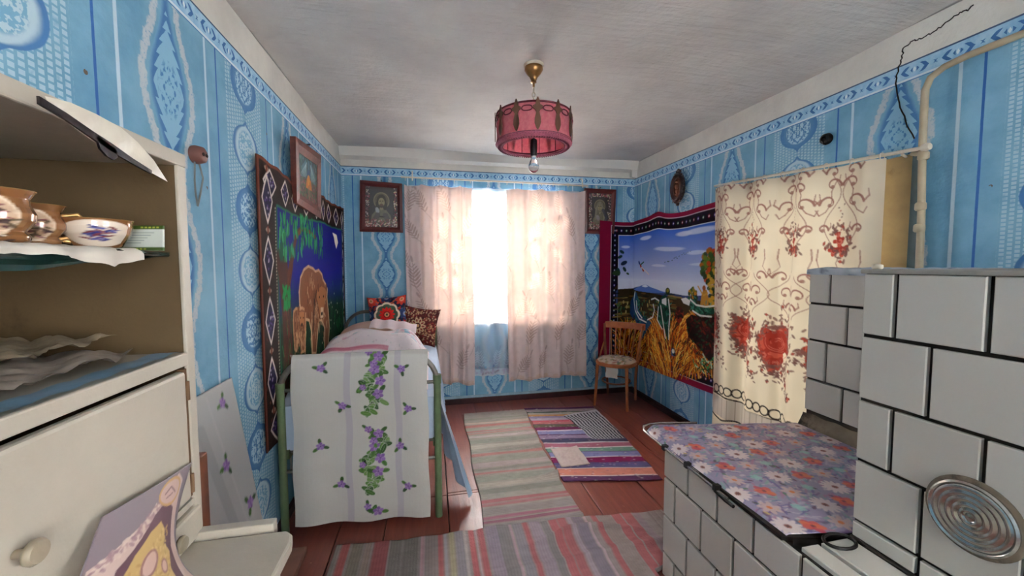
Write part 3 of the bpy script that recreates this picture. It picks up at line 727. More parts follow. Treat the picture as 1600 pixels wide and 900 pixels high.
grass(1500, 965, 1125, 505, 600, [(212, 132, 32), (186, 84, 22), (232, 176, 66), (130, 48, 18), (206, 108, 30), (96, 34, 14), (240, 200, 100)])
# dark hound group, bushes, tree, hunter
cv.poly(TR([(1072, 500), (1082, 492), (1100, 498), (1125, 495), (1125, 560), (1108, 570), (1100, 555), (1088, 540), (1076, 528)]), (34, 14, 14))
for i in range(110): p = rw(rng.uniform(1074, 1124), rng.uniform(496, 560)); cv.ell(p[0], p[1], .026, .009, [(70, 18, 18), (110, 36, 20), (16, 10, 12), (30, 60, 40)][rng.randint(4)], rng.uniform(0, 3), .8)
def blob(px, py, r, cols, n_, rs=.02, ys=1.3):
    for i in range(n_):
        t = rng.rand() * 7; q = math.sqrt(rng.rand()); p = rw(px, py); cv.ell(p[0] + r * q * math.cos(t), p[1] + r * ys * q * math.sin(t), rs, rs * .8, cols[rng.randint(len(cols))], t, .95)
blob(1112, 415, .10, [(36, 70, 26), (20, 44, 18), (150, 90, 22), (84, 110, 34), (176, 60, 20)], 170, .024)
blob(1118, 440, .08, [(36, 70, 26), (20, 44, 18), (180, 150, 50)], 90); blob(1120, 470, .08, [(24, 50, 20), (190, 150, 40), (110, 110, 40)], 90)
blob(1084, 463, .055, [(24, 58, 26), (120, 110, 30), (14, 36, 18), (190, 120, 30)], 80, .018)
cv.poly(TR([(1096, 478), (1098, 462), (1101, 452), (1106, 453), (1108, 466), (1108, 488), (1098, 492)]), (182, 130, 50)); p = rw(1102, 450); cv.ell(p[0], p[1], .018, .022, (150, 80, 40)); cv.line(TR([(1093, 447), (1101, 462), (1107, 458)]), .012, (200, 150, 60))
blob(1061, 492, .05, [(60, 20, 16), (130, 40, 24), (24, 14, 14)], 60)
p = rw(1045, 455); cv.ell(p[0], p[1], .032, .034, (30, 46, 24)); cv.ell(p[0], p[1] + .008, .018, .018, (120, 120, 40))
def hound(body, wht, lines, dark=(16, 62, 50)):
    cv.poly(TR(body), dark); P = TR(body)
    for i in range(70):
        k = rng.randint(len(P)); c = np.mean(P, 0); q = np.array(P[k]) * .6 + c * .4 + rng.normal(0, .018, 2); cv.ell(q[0], q[1], .02, .007, [(30, 100, 76), (10, 36, 34), (60, 130, 110)][i % 3], rng.rand() * 3, .7)
    for l in lines: cv.line(TR(l), .014, (224, 228, 224), .95)
    if wht: cv.poly(TR(wht), (226, 228, 226))
hound([(1028, 500), (1030, 475), (1036, 463), (1042, 460), (1047, 470), (1049, 490), (1048, 515), (1044, 535), (1040, 515), (1034, 512), (1029, 505)], [(1036, 468), (1043, 465), (1043, 478), (1036, 474)],
      [[(1031, 470), (1024, 466), (1018, 468)], [(1046, 468), (1048, 490), (1046, 515), (1046, 532)], [(1030, 480), (1028, 500), (1036, 515)], [(1034, 478), (1037, 500), (1041, 530)]])
hound([(992, 462), (996, 456), (999, 466), (998, 480), (1004, 492), (1012, 498), (1018, 505), (1012, 514), (1005, 530), (1000, 515), (994, 500), (990, 485)], None,
      [[(994, 456), (992, 468), (994, 485), (1000, 498), (1010, 504)], [(1012, 500), (1020, 496), (1023, 485), (1021, 476)], [(996, 470), (997, 486), (1004, 497)], [(1006, 515), (1003, 530)]], (34, 74, 110))
cv.poly(TR([(986, 470), (990, 462), (993, 480), (990, 500), (985, 490)]), (30, 60, 100))
hound([(1073, 470), (1078, 464), (1086, 468), (1096, 480), (1110, 482), (1118, 484), (1116, 492), (1100, 494), (1088, 490), (1080, 480)], [(1064, 467), (1072, 465), (1080, 470), (1078, 478), (1068, 474)],
      [[(1080, 468), (1090, 477), (1104, 480), (1122, 478)], [(1084, 486), (1096, 494), (1112, 496)]])
# birds and fallen partridge, green tuft
for a, b, rr in ((972, 392, .03), (975, 410, .04), (966, 424, .045), (976, 420, .03), (969, 400, .03), (963, 426, .05), (981, 427, .02)): p = rw(a, b); cv.ell(p[0], p[1], rr, rr * .55, [(24, 60, 60), (18, 34, 60), (40, 70, 40)][int(rr * 1000) % 3], rng.rand() * 3)
for a, b in ((1001, 410), (1003, 415), (1006, 421)): p = rw(a, b); cv.ell(p[0], p[1], .024, .013, (40, 60, 120) if b == 410 else (150, 50, 40), -1)
cv.line(TR([(1004, 417), (1010, 424), (1014, 429)]), .008, (230, 210, 190)); cv.line(TR([(1003, 413), (1007, 409)]), .014, (30, 80, 60))
for i in range(14): p = rw(1042 + i * 2.9 + rng.uniform(-1, 1), 410 - i * 1.6 + rng.uniform(-2, 2)); cv.ell(p[0], p[1], .010 * (1 - i * .04), .004, (20, 60, 40), .3)
for i in range(60):
    p = rw(rng.uniform(1086, 1122), rng.uniform(565, 590)); cv.line([p, (p[0] + rng.uniform(-.04, .04), p[1] + rng.uniform(.0, .05))], .012, [(16, 54, 30), (60, 140, 84), (190, 220, 190), (10, 24, 18)][rng.randint(4)], .9)
p = rw(1052, 553); cv.ell(p[0], p[1], .03, .04, (30, 60, 110)); cv.ell(p[0], p[1] + .01, .018, .022, (214, 214, 206)); cv.ell(p[0] + .02, p[1] - .02, .02, .014, (24, 24, 30))
def fn(U, V):
    t = (V - V0) / TH; c = .045                           # rounded turn in the corner
    bx = XR - .022; by = YB - .022
    back = U < -c; side = U > c
    k = (U + c) / (2 * c) * PI / 2
    x = np.where(back, bx + U, np.where(side, bx, bx - c + c * np.sin(k))); y = np.where(back, by, np.where(side, by - U, by - c + c * np.cos(k)))
    wav = .008 * (np.sin(U * 13) + 1) * (.3 + t)
    x = np.where(side, x - wav, x); y = np.where(back, y - wav, y)
    top = -.03 * np.abs(np.sin((U - .38) * 3.3)) * t ** 4 + .03 * np.exp(-((U - .5) / .12) ** 2) * t ** 6
    return x, y, V + top + .05 * np.clip(U, 0, 2) * (1 - t) ** 4 * .9
o = sheet('wall_tapestry', cv, fn, plush); tag(o, 'plush hunting scene tapestry with dogs in golden grass, bent round the corner behind the chair', 'tapestry')
# ================================================================ framed pictures
wood_dk = mat('mahogany_frame', (84, 34, 32), 0.35, var=0.2, scale=20, bump=0.1)
print_m = vmat('paper_print', 0.35, 0, spec=0.5, coat=0.4)
nail_m = mat('iron_nail', (40, 36, 34), 0.5, metal=0.8)
def icon_canvas(w_, h_, woman):
    cv = CV(0, 0, w_, h_, .0025, (52, 46, 48)); cx, cy = w_ / 2, h_ / 2
    for i in range(330):                                    # crumpled foil garland round the print
        t = rng.rand(); s_ = rng.randint(4); d = rng.uniform(.004, .036)
        p = [(d, t * h_), (w_ - d, t * h_), (t * w_, d), (t * w_, h_ - d)][s_]
        if s_ == 3 and not woman: continue
        cv.ell(p[0], p[1], rng.uniform(.004, .011), rng.uniform(.003, .007), [(190, 180, 176), (120, 96, 96), (146, 60, 76), (70, 58, 56), (206, 196, 150)][rng.randint(5)], rng.rand() * 3, .9)
    m_ = .042; cv.rect(m_, w_ - m_, m_, h_ - m_ * (.9 if woman else .5), (60, 58, 58))
    cv.ell(cx, h_ * .66, w_ * .25, w_ * .27, (134, 128, 100)); cv.ell(cx, h_ * .66, w_ * .22, w_ * .235, (98, 92, 74))
    hair = (54, 48, 40) if not woman else (116, 112, 92)
    cv.poly([(cx - w_ * .33, m_), (cx - w_ * .3, h_ * .30), (cx - w_ * .13, h_ * .45), (cx + w_ * .13, h_ * .45), (cx + w_ * .28, h_ * .3), (cx + w_ * .32, m_)], (112, 108, 88))
    cv.ell(cx, h_ * .66, w_ * .15, w_ * .20, hair); cv.ell(cx - w_ * .11, h_ * .54, w_ * .07, w_ * .14, hair); cv.ell(cx + w_ * .11, h_ * .54, w_ * .07, w_ * .14, hair)
    cv.ell(cx, h_ * .62, w_ * .098, w_ * .145, (150, 142, 108)); cv.ell(cx, h_ * .47, w_ * .05, w_ * .06, (140, 132, 102))
    if not woman: cv.ell(cx, h_ * .535, w_ * .07, w_ * .065, (70, 60, 48)); cv.line([(cx - .014, h_ * .55), (cx + .014, h_ * .55)], .004, (120, 80, 66))
    for s_ in (-1, 1):
        cv.ell(cx + s_ * w_ * .042, h_ * .645, .0075, .0038, (46, 40, 34)); cv.line([(cx + s_ * w_ * .02, h_ * .665), (cx + s_ * w_ * .065, h_ * .668)], .003, (80, 70, 54))
    cv.line([(cx, h_ * .64), (cx - .002, h_ * .6), (cx + .004, h_ * .595)], .003, (104, 94, 70)); cv.line([(cx - .009, h_ * .565), (cx + .009, h_ * .565)], .004, (116, 74, 62))
    if woman:
        cv.line([(cx - w_ * .2, h_ * .3), (cx - w_ * .15, h_ * .6), (cx, h_ * .75), (cx + w_ * .15, h_ * .6), (cx + w_ * .22, h_ * .25)], .02, (132, 128, 108), .9)
        cv.line([(cx + w_ * .15, h_ * .55), (cx + w_ * .3, h_ * .35), (cx + w_ * .2, m_)], .03, (56, 62, 76), .8)
        cv.ell(cx - .02, h_ * .33, .02, .03, (150, 148, 150), .3, .7)
    else:
        cv.ell(cx - w_ * .13, h_ * .42, .018, .03, (160, 162, 160), .3); cv.poly([(cx - .03, h_ * .28), (cx + .04, h_ * .28), (cx + .02, h_ * .24), (cx - .02, h_ * .25)], (40, 34, 30))
        cv.line([(cx - w_ * .25, m_), (cx - w_ * .12, h_ * .3)], .05, (76, 76, 74), .8); cv.line([(cx + w_ * .25, m_), (cx + w_ * .12, h_ * .3)], .05, (76, 76, 74), .8)
    for i in range(120): cv.ell(rng.rand() * w_, rng.rand() * m_ * 1.6 + .01, .009, .005, [(146, 66, 76), (196, 176, 160), (90, 84, 60)][i % 3], rng.rand() * 3, .85)
    cv.noise(.12, .008); return cv
def framed(name, corners, cv_fn, fw, depth, label, cat, back, fmat=wood_dk, inner=None):
    """corners: bl, br, tr, tl of the frame's front, normal `back` points to the wall"""
    bl, br_, tr, tl = [np.array(c, float) for c in corners]; back = np.array(back, float)
    e = empty(name, tuple((bl + br_) / 2), label, cat)
    def P(u, v): return (bl * (1 - u) + br_ * u) * (1 - v) + (tl * (1 - u) + tr * u) * v
    W_, H_ = np.linalg.norm(br_ - bl), np.linalg.norm(tl - bl); fu, fv = fw / W_, fw / H_
    f = MB()
    for q in ([(0, 0), (1, 0), (1 - fu, fv), (fu, fv)], [(1, 0), (1, 1), (1 - fu, 1 - fv), (1 - fu, fv)], [(1, 1), (0, 1), (fu, 1 - fv), (1 - fu, 1 - fv)], [(0, 1), (0, 0), (fu, fv), (fu, 1 - fv)]):
        r = MB(); a = [P(*q[0]), P(*q[1]), P(*q[2]), P(*q[3])]
        mid = [(a[0] + a[3]) / 2 - back * .006, (a[1] + a[2]) / 2 - back * .006]
        r.add([a[0], a[1], a[2] + back * .006, a[3] + back * .006, mid[1], mid[0]] + [p + back * depth for p in a], [(0, 1, 4, 5), (5, 4, 2, 3), (0, 6, 7, 1), (3, 2, 8, 9), (6, 9, 8, 7), (0, 5, 3, 9, 6), (1, 7, 8, 2, 4)])
        r.build('frame_rail', fmat, e)
    cv = cv_fn(W_ - 2 * fw + .01, H_ - 2 * fw + .01)
    def fn(U, V):
        u = fu + (U - cv.u0) / cv.w * (1 - 2 * fu); v = fv + (V - cv.v0) / cv.h * (1 - 2 * fv)
        pts = (bl * ((1 - u) * (1 - v))[..., None] + br_ * (u * (1 - v))[..., None] + tl * ((1 - u) * v)[..., None] + tr * (u * v)[..., None]) + back * .010
        return pts[..., 0], pts[..., 1], pts[..., 2]
    sheet('print', cv, fn, print_m, e)
    n_ = P(.5, 1.0); MB().tube([n_ + np.array([0, 0, .012]) + back * depth, n_ + np.array([0, 0, .014]) - back * .004], .004, 8).build('nail', nail_m, e)
    return e
ic = YB - 0.028
framed('framed_icon', [(-.655, ic, 1.722), (-.262, ic, 1.716), (-.262, ic - .012, 2.178), (-.638, ic - .012, 2.197)], lambda w_, h_: icon_canvas(w_, h_, False), .048, .025, 'dark wooden framed icon of a bearded haloed man, above the bed left of the window', 'picture', (0, 1, 0))
framed('framed_icon', [(1.592, ic, 1.735), (1.926, ic, 1.722), (1.936, ic - .012, 2.20), (1.578, ic - .012, 2.203)], lambda w_, h_: icon_canvas(w_, h_, True), .046, .025, 'dark wooden framed icon of a veiled haloed woman, right of the window', 'picture', (0, 1, 0))
def angel(w_, h_):
    cv = CV(0, 0, w_, h_, .003, (44, 60, 46))
    for i in range(420): cv.ell(rng.rand() * w_, rng.rand() * h_ * .55, .012, .008, [(34, 84, 44), (120, 50, 60), (70, 110, 60), (150, 80, 90), (30, 40, 34)][rng.randint(5)], rng.rand() * 3, .85)
    for i in range(200): cv.ell(rng.rand() * w_, h_ * (.5 + .5 * rng.rand()), .012, .009, [(34, 60, 70), (60, 100, 80), (30, 44, 50), (80, 130, 120)][rng.randint(4)], rng.rand() * 3, .8)
    cx = w_ * .52
    for s_ in (-1, 1):
        cv.poly([(cx + s_ * .03, h_ * .6), (cx + s_ * .06, h_ * .95), (cx + s_ * .13, h_ * .75), (cx + s_ * .16, h_ * .48), (cx + s_ * .09, h_ * .5)], (84, 128, 140), .8)
        for k in range(5): cv.line([(cx + s_ * .04, h_ * .9), (cx + s_ * (.06 + .02 * k), h_ * (.5 + .02 * k))], .005, (190, 214, 216), .8)
    cv.ell(cx, h_ * .84, .026, .032, (70, 110, 120)); cv.poly([(cx - .045, h_ * .42), (cx + .05, h_ * .42), (cx + .028, h_ * .74), (cx - .028, h_ * .74)], (52, 84, 120))
    cv.poly([(cx - .06, h_ * .28), (cx + .07, h_ * .28), (cx + .045, h_ * .52), (cx - .04, h_ * .52)], (206, 120, 30)); cv.ell(cx, h_ * .5, .03, .03, (220, 150, 60))
    cv.line([(cx + .01, 0), (cx, h_ * .28)], .035, (150, 110, 90), .7); cv.noise(.2, .012); return cv
wood_rd = mat('red_brown_frame', (96, 48, 40), 0.45, var=0.25, scale=30, bump=0.25, dirt=(84, 40, 36))
framed('framed_picture', [wp(464, 317, 0, XL + .045), wp(502, 342, 0, XL + .045), wp(502, 243, 0, XL + .085), wp(462, 213, 0, XL + .085)], angel, .068, .03, 'red-brown framed print of a pale winged angel leaning out over the bear tapestry', 'picture', (-1, 0, 0), wood_rd)

# ---------------------------------------------------------------- oval plaque, wall sockets
bronze = mat('bronze_relief', (120, 82, 66), 0.25, metal=0.6, var=0.25, scale=30); carved = mat('carved_dark_wood', (46, 26, 26), 0.35, var=0.3, scale=30, bump=0.4)
c0 = (XR - .03, 3.118, 2.078)
e = empty('oval_plaque', (XR - .02, 3.118, 1.93), 'dark carved oval plaque with a shiny bronze figure in relief', 'wall plaque')
mb = MB().lathe([(.001, -.012), (.95, -.012), (1.0, 0), (.98, .02), (.86, .03), (.78, .018), (.74, .008), (.001, .006)], (0, 0, 0), 40, 2)
def ov(p, k=1.0): return (c0[0] - p[2] * k, c0[1] + p[0] * .088, c0[2] + p[1] * .128)
mb.v = [ov(p) for p in mb.v]; mb.build('oval_frame', carved, e, True)
mb = MB()
for k in range(26):
    a = 2 * PI * k / 26; p = ov((math.cos(a) * 1.0, math.sin(a) * 1.0, .008)); mb.lathe([(.003, -.012), (.011, -.006), (.012, .004), (.005, .012)], p, 7, 0)
for s_ in (-1, 0, 1): mb.lathe([(.004, -.012), (.014, -.006), (.015, .004), (.006, .012)], (c0[0], c0[1] + s_ * .02, c0[2] + .14 + .012 * (s_ == 0)), 8, 0)
mb.lathe([(.004, -.012), (.018, -.008), (.018, .004), (.006, .012)], (c0[0], c0[1], c0[2] - .14), 8, 0)
mb.build('carved_edge', carved, e, True)
mb = MB().lathe([(.74, .004), (.5, .012), (.001, .014)], (0, 0, 0), 36, 2, cap=False)
mb.v = [ov(p) for p in mb.v]; mb.build('relief_plate', bronze, e, True)
fig = MB()
for (a, b, r1, r2, h) in ((0, .38, .16, .13, .036), (.02, .1, .25, .26, .034), (-.1, -.25, .30, .28, .032), (.15, -.45, .28, .14, .03), (-.2, .0, .1, .3, .03)):
    m2 = MB().lathe([(1, 0), (.8, .5), (.45, .85), (.01, 1)], (0, 0, 0), 14, 2, cap=False); fig.add([ov((a + p[0] * r1, b + p[1] * r2, .008 + p[2] * (h - .008))) for p in m2.v], m2.f)
fig.build('relief_figure', bronze, e, True)
rust = mat('red_brown_ceramic', (116, 74, 66), 0.5, dirt=(60, 40, 36)); wire_m = mat('grey_cable', (112, 118, 118), 0.6)
p = wp(312, 242, 0, XL + .02)
e = empty('wall_socket', tuple(p - np.array([.02, 0, .03])), 'small red-brown ceramic socket with a loop of grey wire on the left wall', 'socket')
mb = MB().lathe([(.030, 0), (.032, .012), (.027, .032), (.020, .036), (.001, .036)], (XL, p[1], p[2]), 20, 0); mb.build('socket_body', rust, e, True)
mb = MB()
for s_ in (-1, 1): mb.lathe([(.006, 0), (.006, .0385), (.001, .0385)], (XL, p[1] + s_ * .011, p[2]), 10, 0)
mb.build('socket_hole', mat('soot_black', (22, 18, 18), 0.8), e)
q = wp(308, 322, 0, XL + .008)
MB().tube([(XL + .01, p[1] - .012, p[2] - .02), (XL + .012, p[1] - .022, p[2] - .09), (XL + .010, q[1] - .01, q[2] + .05), (XL + .01, q[1], q[2])], .003, 6).tube([(XL + .01, p[1] + .012, p[2] - .02), (XL + .012, p[1] + .030, p[2] - .075), (XL + .010, p[1] + .01, p[2] - .14), (XL + .01, q[1], q[2])], .003, 6).build('wire', wire_m, e, True)
p = wp(1290, 217, 0, XR - .02)
e = empty('wall_hook', tuple(p - np.array([-.02, 0, .03])), 'small dark round iron fitting on the wall above the rose curtain', 'wall fitting')
MB().lathe([(.006, -.002), (.028, -.002), (.032, -.012), (.026, -.03), (.014, -.034), (.012, -.02), (.001, -.018)], (XR, p[1], p[2]), 18, 0).build('ring', nail_m, e, True)
MB().tube([(XR - .01, p[1], p[2]), (XR - .045, p[1] - .008, p[2] - .005), (XR - .05, p[1] - .012, p[2] - .026), (XR - .03, p[1] - .01, p[2] - .034)], .004, 7).build('hook', nail_m, e, True)

# ---------------------------------------------------------------- heating pipe on the right wall
pipe_m = mat('cream_painted_pipe', (176, 162, 136), 0.4, var=0.12, scale=9, dirt=(112, 84, 60), dscale=9)
e = empty('wall_pipe', (XR - .05, 1.36, 1.38), 'cream painted pipe bending along the right wall and down beside the board', 'pipe')
px_ = XR - .045
pa = [(px_, y_, 2.236 + .015 * (1.3 - y_) * .5) for y_ in (0.1, .5, .9, 1.22)] + [(px_, 1.29, 2.228), (px_, 1.335, 2.205), (px_, 1.352, 2.16), (px_, 1.352, 2.05), (px_, 1.350, 1.9), (px_, 1.340, 1.6), (px_, 1.335, 1.2)]
MB().tube(pa, .0135, 12).build('pipe', pipe_m, e, True)
for z_ in (1.875, 1.655, 1.56): MB().lathe([(.015, -.018), (.020, -.012), (.020, .012), (.015, .018)], (px_, 1.345, z_), 10).build('coupling', pipe_m, e, True)
MB().tube([(px_, 1.345, 1.655), (XR, 1.39, 1.65)], .008, 8).build('bracket', nail_m, e, True)
MB().tube([(px_, 1.345, 1.89), (px_ + .01, 1.38, 1.895), (XR - .02, 1.40, 1.90)], .012, 8).build('branch', pipe_m, e, True)

# ================================================================ pendant lamp
LX, LY = .561, 2.12
brass = mat('old_brass', (150, 110, 66), 0.35, metal=0.7, var=0.2); leaf_m = mat('brown_stamped_metal', (104, 74, 58), 0.4, metal=0.4, var=0.2)
burg = mat('burgundy_braid', (96, 28, 48), 0.7, var=0.25, scale=80); pinkrim = mat('pink_braid', (170, 92, 112), 0.8, var=0.25, scale=120, bump=0.5, bscale=300)
sh = NT('pink_fabric_shade'); v, x, y, z = sh.pos(); cc = sh.mix(sh.ss(sh.noise(v, 60, 3), .3, .7), rgb(226, 146, 160), rgb(238, 172, 180))
sh.set(sh.b.inputs['Base Color'], cc); sh.b.inputs['Roughness'].default_value = .7
tr = sh.node('ShaderNodeBsdfTranslucent'); sh.t.links.new(cc, tr.inputs[0]); mx = sh.node('ShaderNodeMixShader'); mx.inputs[0].default_value = .68
sh.t.links.new(sh.b.outputs[0], mx.inputs[1]); sh.t.links.new(tr.outputs[0], mx.inputs[2]); sh.t.links.new(mx.outputs[0], sh.out.inputs[0]); shade_m = sh.m
e = empty('pendant_lamp', (LX, LY, ZC), 'round pink fabric ceiling lamp trimmed with brown metal leaves', 'lamp')
white_m = mat('white_ceramic', (200, 190, 172), 0.4)
MB().lathe([(.052, 0.01), (.056, -.006), (.052, -.016)], (LX, LY, ZC), 28).build('ceiling_ring', white_m, e, True)
MB().lathe([(.048, -.016), (.050, -.03), (.038, -.05), (.022, -.068), (.014, -.088), (.016, -.095), (.006, -.10)], (LX, LY, ZC), 28).build('canopy', brass, e, True)
MB().tube([(LX, LY, ZC - .095), (LX, LY, ZC - .12)], .006, 8).build('rod', brass, e, True)
for k, z_ in enumerate((ZC - .136, ZC - .162, ZC - .188)):
    pts = [(LX + (.009 * math.cos(t) if k % 2 else 0), LY + (0 if k % 2 else .009 * math.cos(t)), z_ + .016 * math.sin(t)) for t in np.linspace(0, 2 * PI, 15)[:-1]]
    MB().tube(pts, .0028, 6, closed=True).build('chain_link', metal_w, e, True)
ZT, ZB2, RR = 2.215, 2.058, .203
MB().lathe([(.012, .03), (.018, .02), (.02, .005), (.012, -.01), (.006, -.03)], (LX, LY, 2.268), 14).build('hub', leaf_m, e, True)
sp_ = MB()
for k in range(3): a = k * 2 * PI / 3 + .3; sp_.tube([(LX, LY, 2.262), (LX + RR * math.cos(a), LY + RR * math.sin(a), ZT)], .0025, 6)
sp_.build('spider', leaf_m, e, True)
for k in range(12):
    a0 = 2 * PI * k / 12 + .1; a1 = a0 + 2 * PI / 12
    mb = MB()
    for rr in (RR, RR - .0015): mb.add([(LX + rr * math.cos(a0 + (a1 - a0) * i / 6), LY + rr * math.sin(a0 + (a1 - a0) * i / 6), z_) for z_ in (ZB2 + .01, ZT - .005) for i in range(7)], [(i, i + 1, i + 8, i + 7) for i in range(6)])
    mb.build('shade_panel', shade_m, e, True)
for z_, r_, m_ in ((ZT, .005, burg), (ZB2 + .012, .004, burg)):
    MB().tube([(LX + RR * math.cos(t), LY + RR * math.sin(t), z_) for t in np.linspace(0, 2 * PI, 49)[:-1]], r_, 8, closed=True).build('shade_rim', m_, e, True)
MB().lathe([(RR + .003, .014), (RR + .006, .0), (RR - .004, -.012), (RR - .030, -.014), (RR - .034, -.008), (RR - .03, -.002), (RR - .006, .006)], (LX, LY, ZB2), 60, cap=False).build('bottom_braid', pinkrim, e, True)
rbm = MB()
for k in range(90):
    a = 2 * PI * k / 90; rbm.tube([(LX + r_ * math.cos(a), LY + r_ * math.sin(a), z_) for r_, z_ in ((RR + .006, ZB2 + .004), (RR - .01, ZB2 - .0145), (RR - .034, ZB2 - .010))], .0028, 4, cap=False)
rbm.build('braid_wrap', burg, e)
for k in range(12):
    a = 2 * PI * k / 12 + .1
    MB().tube([(LX + (RR - .003) * math.cos(a), LY + (RR - .003) * math.sin(a), z_) for z_ in (ZB2, ZT)], .0022, 6).build('rib', burg, e, True)
    a += 2 * PI / 24
    R2 = RR + .006; nrm = np.array([math.cos(a), math.sin(a), 0]); tan = np.array([-math.sin(a), math.cos(a), 0]); C0 = np.array([LX, LY, 0]) + nrm * R2
    prof = [(.002, .072), (.010, .052), (.012, .036), (.024, .030), (.025, .018), (.014, .012), (.008, .0), (.015, -.03), (.016, -.052), (.010, -.072), (.002, -.085)]
    zc = ZT - .056
    poly = [C0 + tan * w_ + np.array([0, 0, zc + h]) for w_, h in prof] + [C0 - tan * w_ + np.array([0, 0, zc + h]) for w_, h in prof[::-1]]
    MB().prism(poly, nrm * .004).build('leaf_ornament', leaf_m, e)
    a2 = a + 2 * PI / 24; pts = []
    for t in np.linspace(0, 2 * PI, 17)[:-1]:
        dd = .026 * math.copysign(abs(math.cos(t)) ** .7, math.cos(t)); aa = a2 + dd / RR; pts.append((LX + R2 * math.cos(aa), LY + R2 * math.sin(aa), zc + .022 + .013 * math.sin(t)))
    MB().tube(pts, .0028, 6, closed=True).build('oval_link', burg, e, True)
blk = mat('bakelite', (26, 22, 26), 0.35)
MB().tube([(LX, LY, 2.25), (LX, LY, 2.08)], .005, 8).build('cord', blk, e, True)
MB().lathe([(.008, .05), (.018, .042), (.020, .0), (.018, -.04), (.016, -.045)], (LX, LY, 2.045), 20).build('lamp_holder', blk, e, True)
gb = NT('bulb_glass'); gb.b.inputs['Transmission Weight'].default_value = 1; gb.b.inputs['Roughness'].default_value = .02; gb.b.inputs['IOR'].default_value = 1.25
MB().lathe([(.013, .004), (.014, -.012), (.022, -.03), (.029, -.05), (.029, -.064), (.022, -.08), (.010, -.088), (.001, -.09)], (LX, LY, 2.0), 24).build('bulb', gb.m, e, True)
MB().tube([(LX - .008, LY, 2.0), (LX - .009, LY, 1.955), (LX + .009, LY, 1.955), (LX + .008, LY, 2.0)], .001, 5).build('filament', metal_w, e)

# ================================================================ bed
paint_g = mat('green_painted_iron', (96, 116, 84), 0.4, var=0.15, dirt=(70, 74, 56), dscale=14); steel = mat('worn_steel', (120, 118, 112), 0.35, metal=0.5, var=0.2)
bed = empty('iron_bed', (-.37, 2.93, 0), 'green iron single bed with curved tube ends against the left wall', 'bed')
XA, XB_ = -.762, .022
def bed_end(y, top, joint):
    r = .17
    mb = MB()
    path = [(XA, y, joint)] + [(XA, y, top - r)] + [(XA + r * (1 - math.cos(t)), y, top - r + r * math.sin(t)) for t in np.linspace(.15, PI / 2, 8)] + [(XB_ - r * (1 - math.cos(t)), y, top - r + r * math.sin(t)) for t in np.linspace(PI / 2, .15, 8)] + [(XB_, y, top - r), (XB_, y, joint)]
    mb.tube(path, .0145, 12).build('end_tube', steel, bed, True)
    for X in (XA, XB_):
        MB().tube([(X, y, .0), (X, y, joint + .02)], .0195, 12).build('leg', paint_g, bed, True)
        MB().tube([(X, y, joint - .02), (X, y, joint + .03)], .0225, 12).build('collar', paint_g, bed, True)
    for z_ in (joint - .01, .34): MB().tube([(XA, y, z_), (XB_, y, z_)], .009, 8).build('cross_bar', steel, bed, True)
    for k in range(1, 5): X = XA + (XB_ - XA) * k / 5; MB().tube([(X, y, .34), (X, y, joint - .01)], .006, 8).build('spindle', steel, bed, True)
bed_end(2.15, .930, .775); bed_end(3.71, .985, .80)
for X in (XA + .015, XB_ - .015): MB().box(X - .012, X + .012, 2.16, 3.70, .40, .445).build('side_rail', paint_g, bed)
MB().box(XA + .02, XB_ - .02, 2.18, 3.69, .42, .432).build('mesh_base', steel, bed)
stripe = NT('ticking'); v, x, y, z = stripe.pos(); stripe.set(stripe.b.inputs['Base Color'], stripe.mix((x * 22.0).frac().gt(.5), rgb(150, 90, 86), rgb(196, 180, 170))); stripe = stripe.m
mt = MB()
def rb(x0, x1, y0, y1, z0, z1, n=10, r=.045):
    """soft rounded slab"""
    b = bmesh.new(); bmesh.ops.create_cube(b, size=1)
    bmesh.ops.scale(b, vec=(x1 - x0, y1 - y0, z1 - z0), verts=b.verts); bmesh.ops.translate(b, vec=((x0 + x1) / 2, (y0 + y1) / 2, (z0 + z1) / 2), verts=b.verts)
    bmesh.ops.bevel(b, geom=b.edges[:], offset=r, segments=4, affect='EDGES', profile=.6)
    mb = MB(); mb.v = [tuple(v.co) for v in b.verts]; mb.f = [tuple(v.index for v in f.verts) for f in b.faces]; b.free(); return mb
b0 = rb(XA + .01, XB_ - .015, 2.18, 3.68, .433, .66); o = b0.build('mattress', stripe, None, True); tag(o, 'thick striped mattress lying on the iron bed under the sheets', 'mattress')
# pale blue bottom sheet falling over both sides
cloth_b = vmat('blue_bedsheet', .85, .3, 300, trans=.12)
cv = CV(0, 2.19, 1.66, 1.47, .012, (196, 212, 232)); cv.noise(.05, .08)
for i in range(500): cv.ell(rng.rand() * 1.66, 2.19 + rng.rand() * 1.47, .007, .007, (170, 190, 222), 0, .5)
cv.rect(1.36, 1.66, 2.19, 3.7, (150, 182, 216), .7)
def fn(U, V):
    Lh = .33; W_ = .80; a = Lh; b = Lh + W_
    x = np.where(U < a, XA - .012 - .008 * np.sin(V * 30) * (a - U) / Lh * 2, np.where(U > b, XB_ + .012, XA - .012 + (U - a)))
    drop = np.where(U > b, U - b, 0); dl = np.where(U < a, a - U, 0)
    k = np.clip((2.75 - V) / .5, 0, 1)
    x = x + np.where(U > b, drop * (.06 + .24 * k * k) + .016 * np.sin(V * 34 + 1) * drop / .3, 0)
    z = .668 + .006 * np.sin(U * 17) * np.sin(V * 11) - dl * .62 - drop * (.72 + .46 * k)
    edge = np.minimum(np.abs(U - a), np.abs(U - b)); z = z - .012 * np.exp(-(edge / .03) ** 2)
    y = V + np.where(U > b, .05 * drop * k, 0)
    return x, y, z
o = sheet('bed_sheet', cv, fn, cloth_b); cvv = CV(XA, .44, XB_ - XA, .235, .02, (186, 204, 226)); cvv.noise(.06, .05); sheet('front_fall', cvv, lambda U, V: (U, 2.172 + .004 * np.sin(U * 40) * (.67 - V) * 4, V), cloth_b, o)
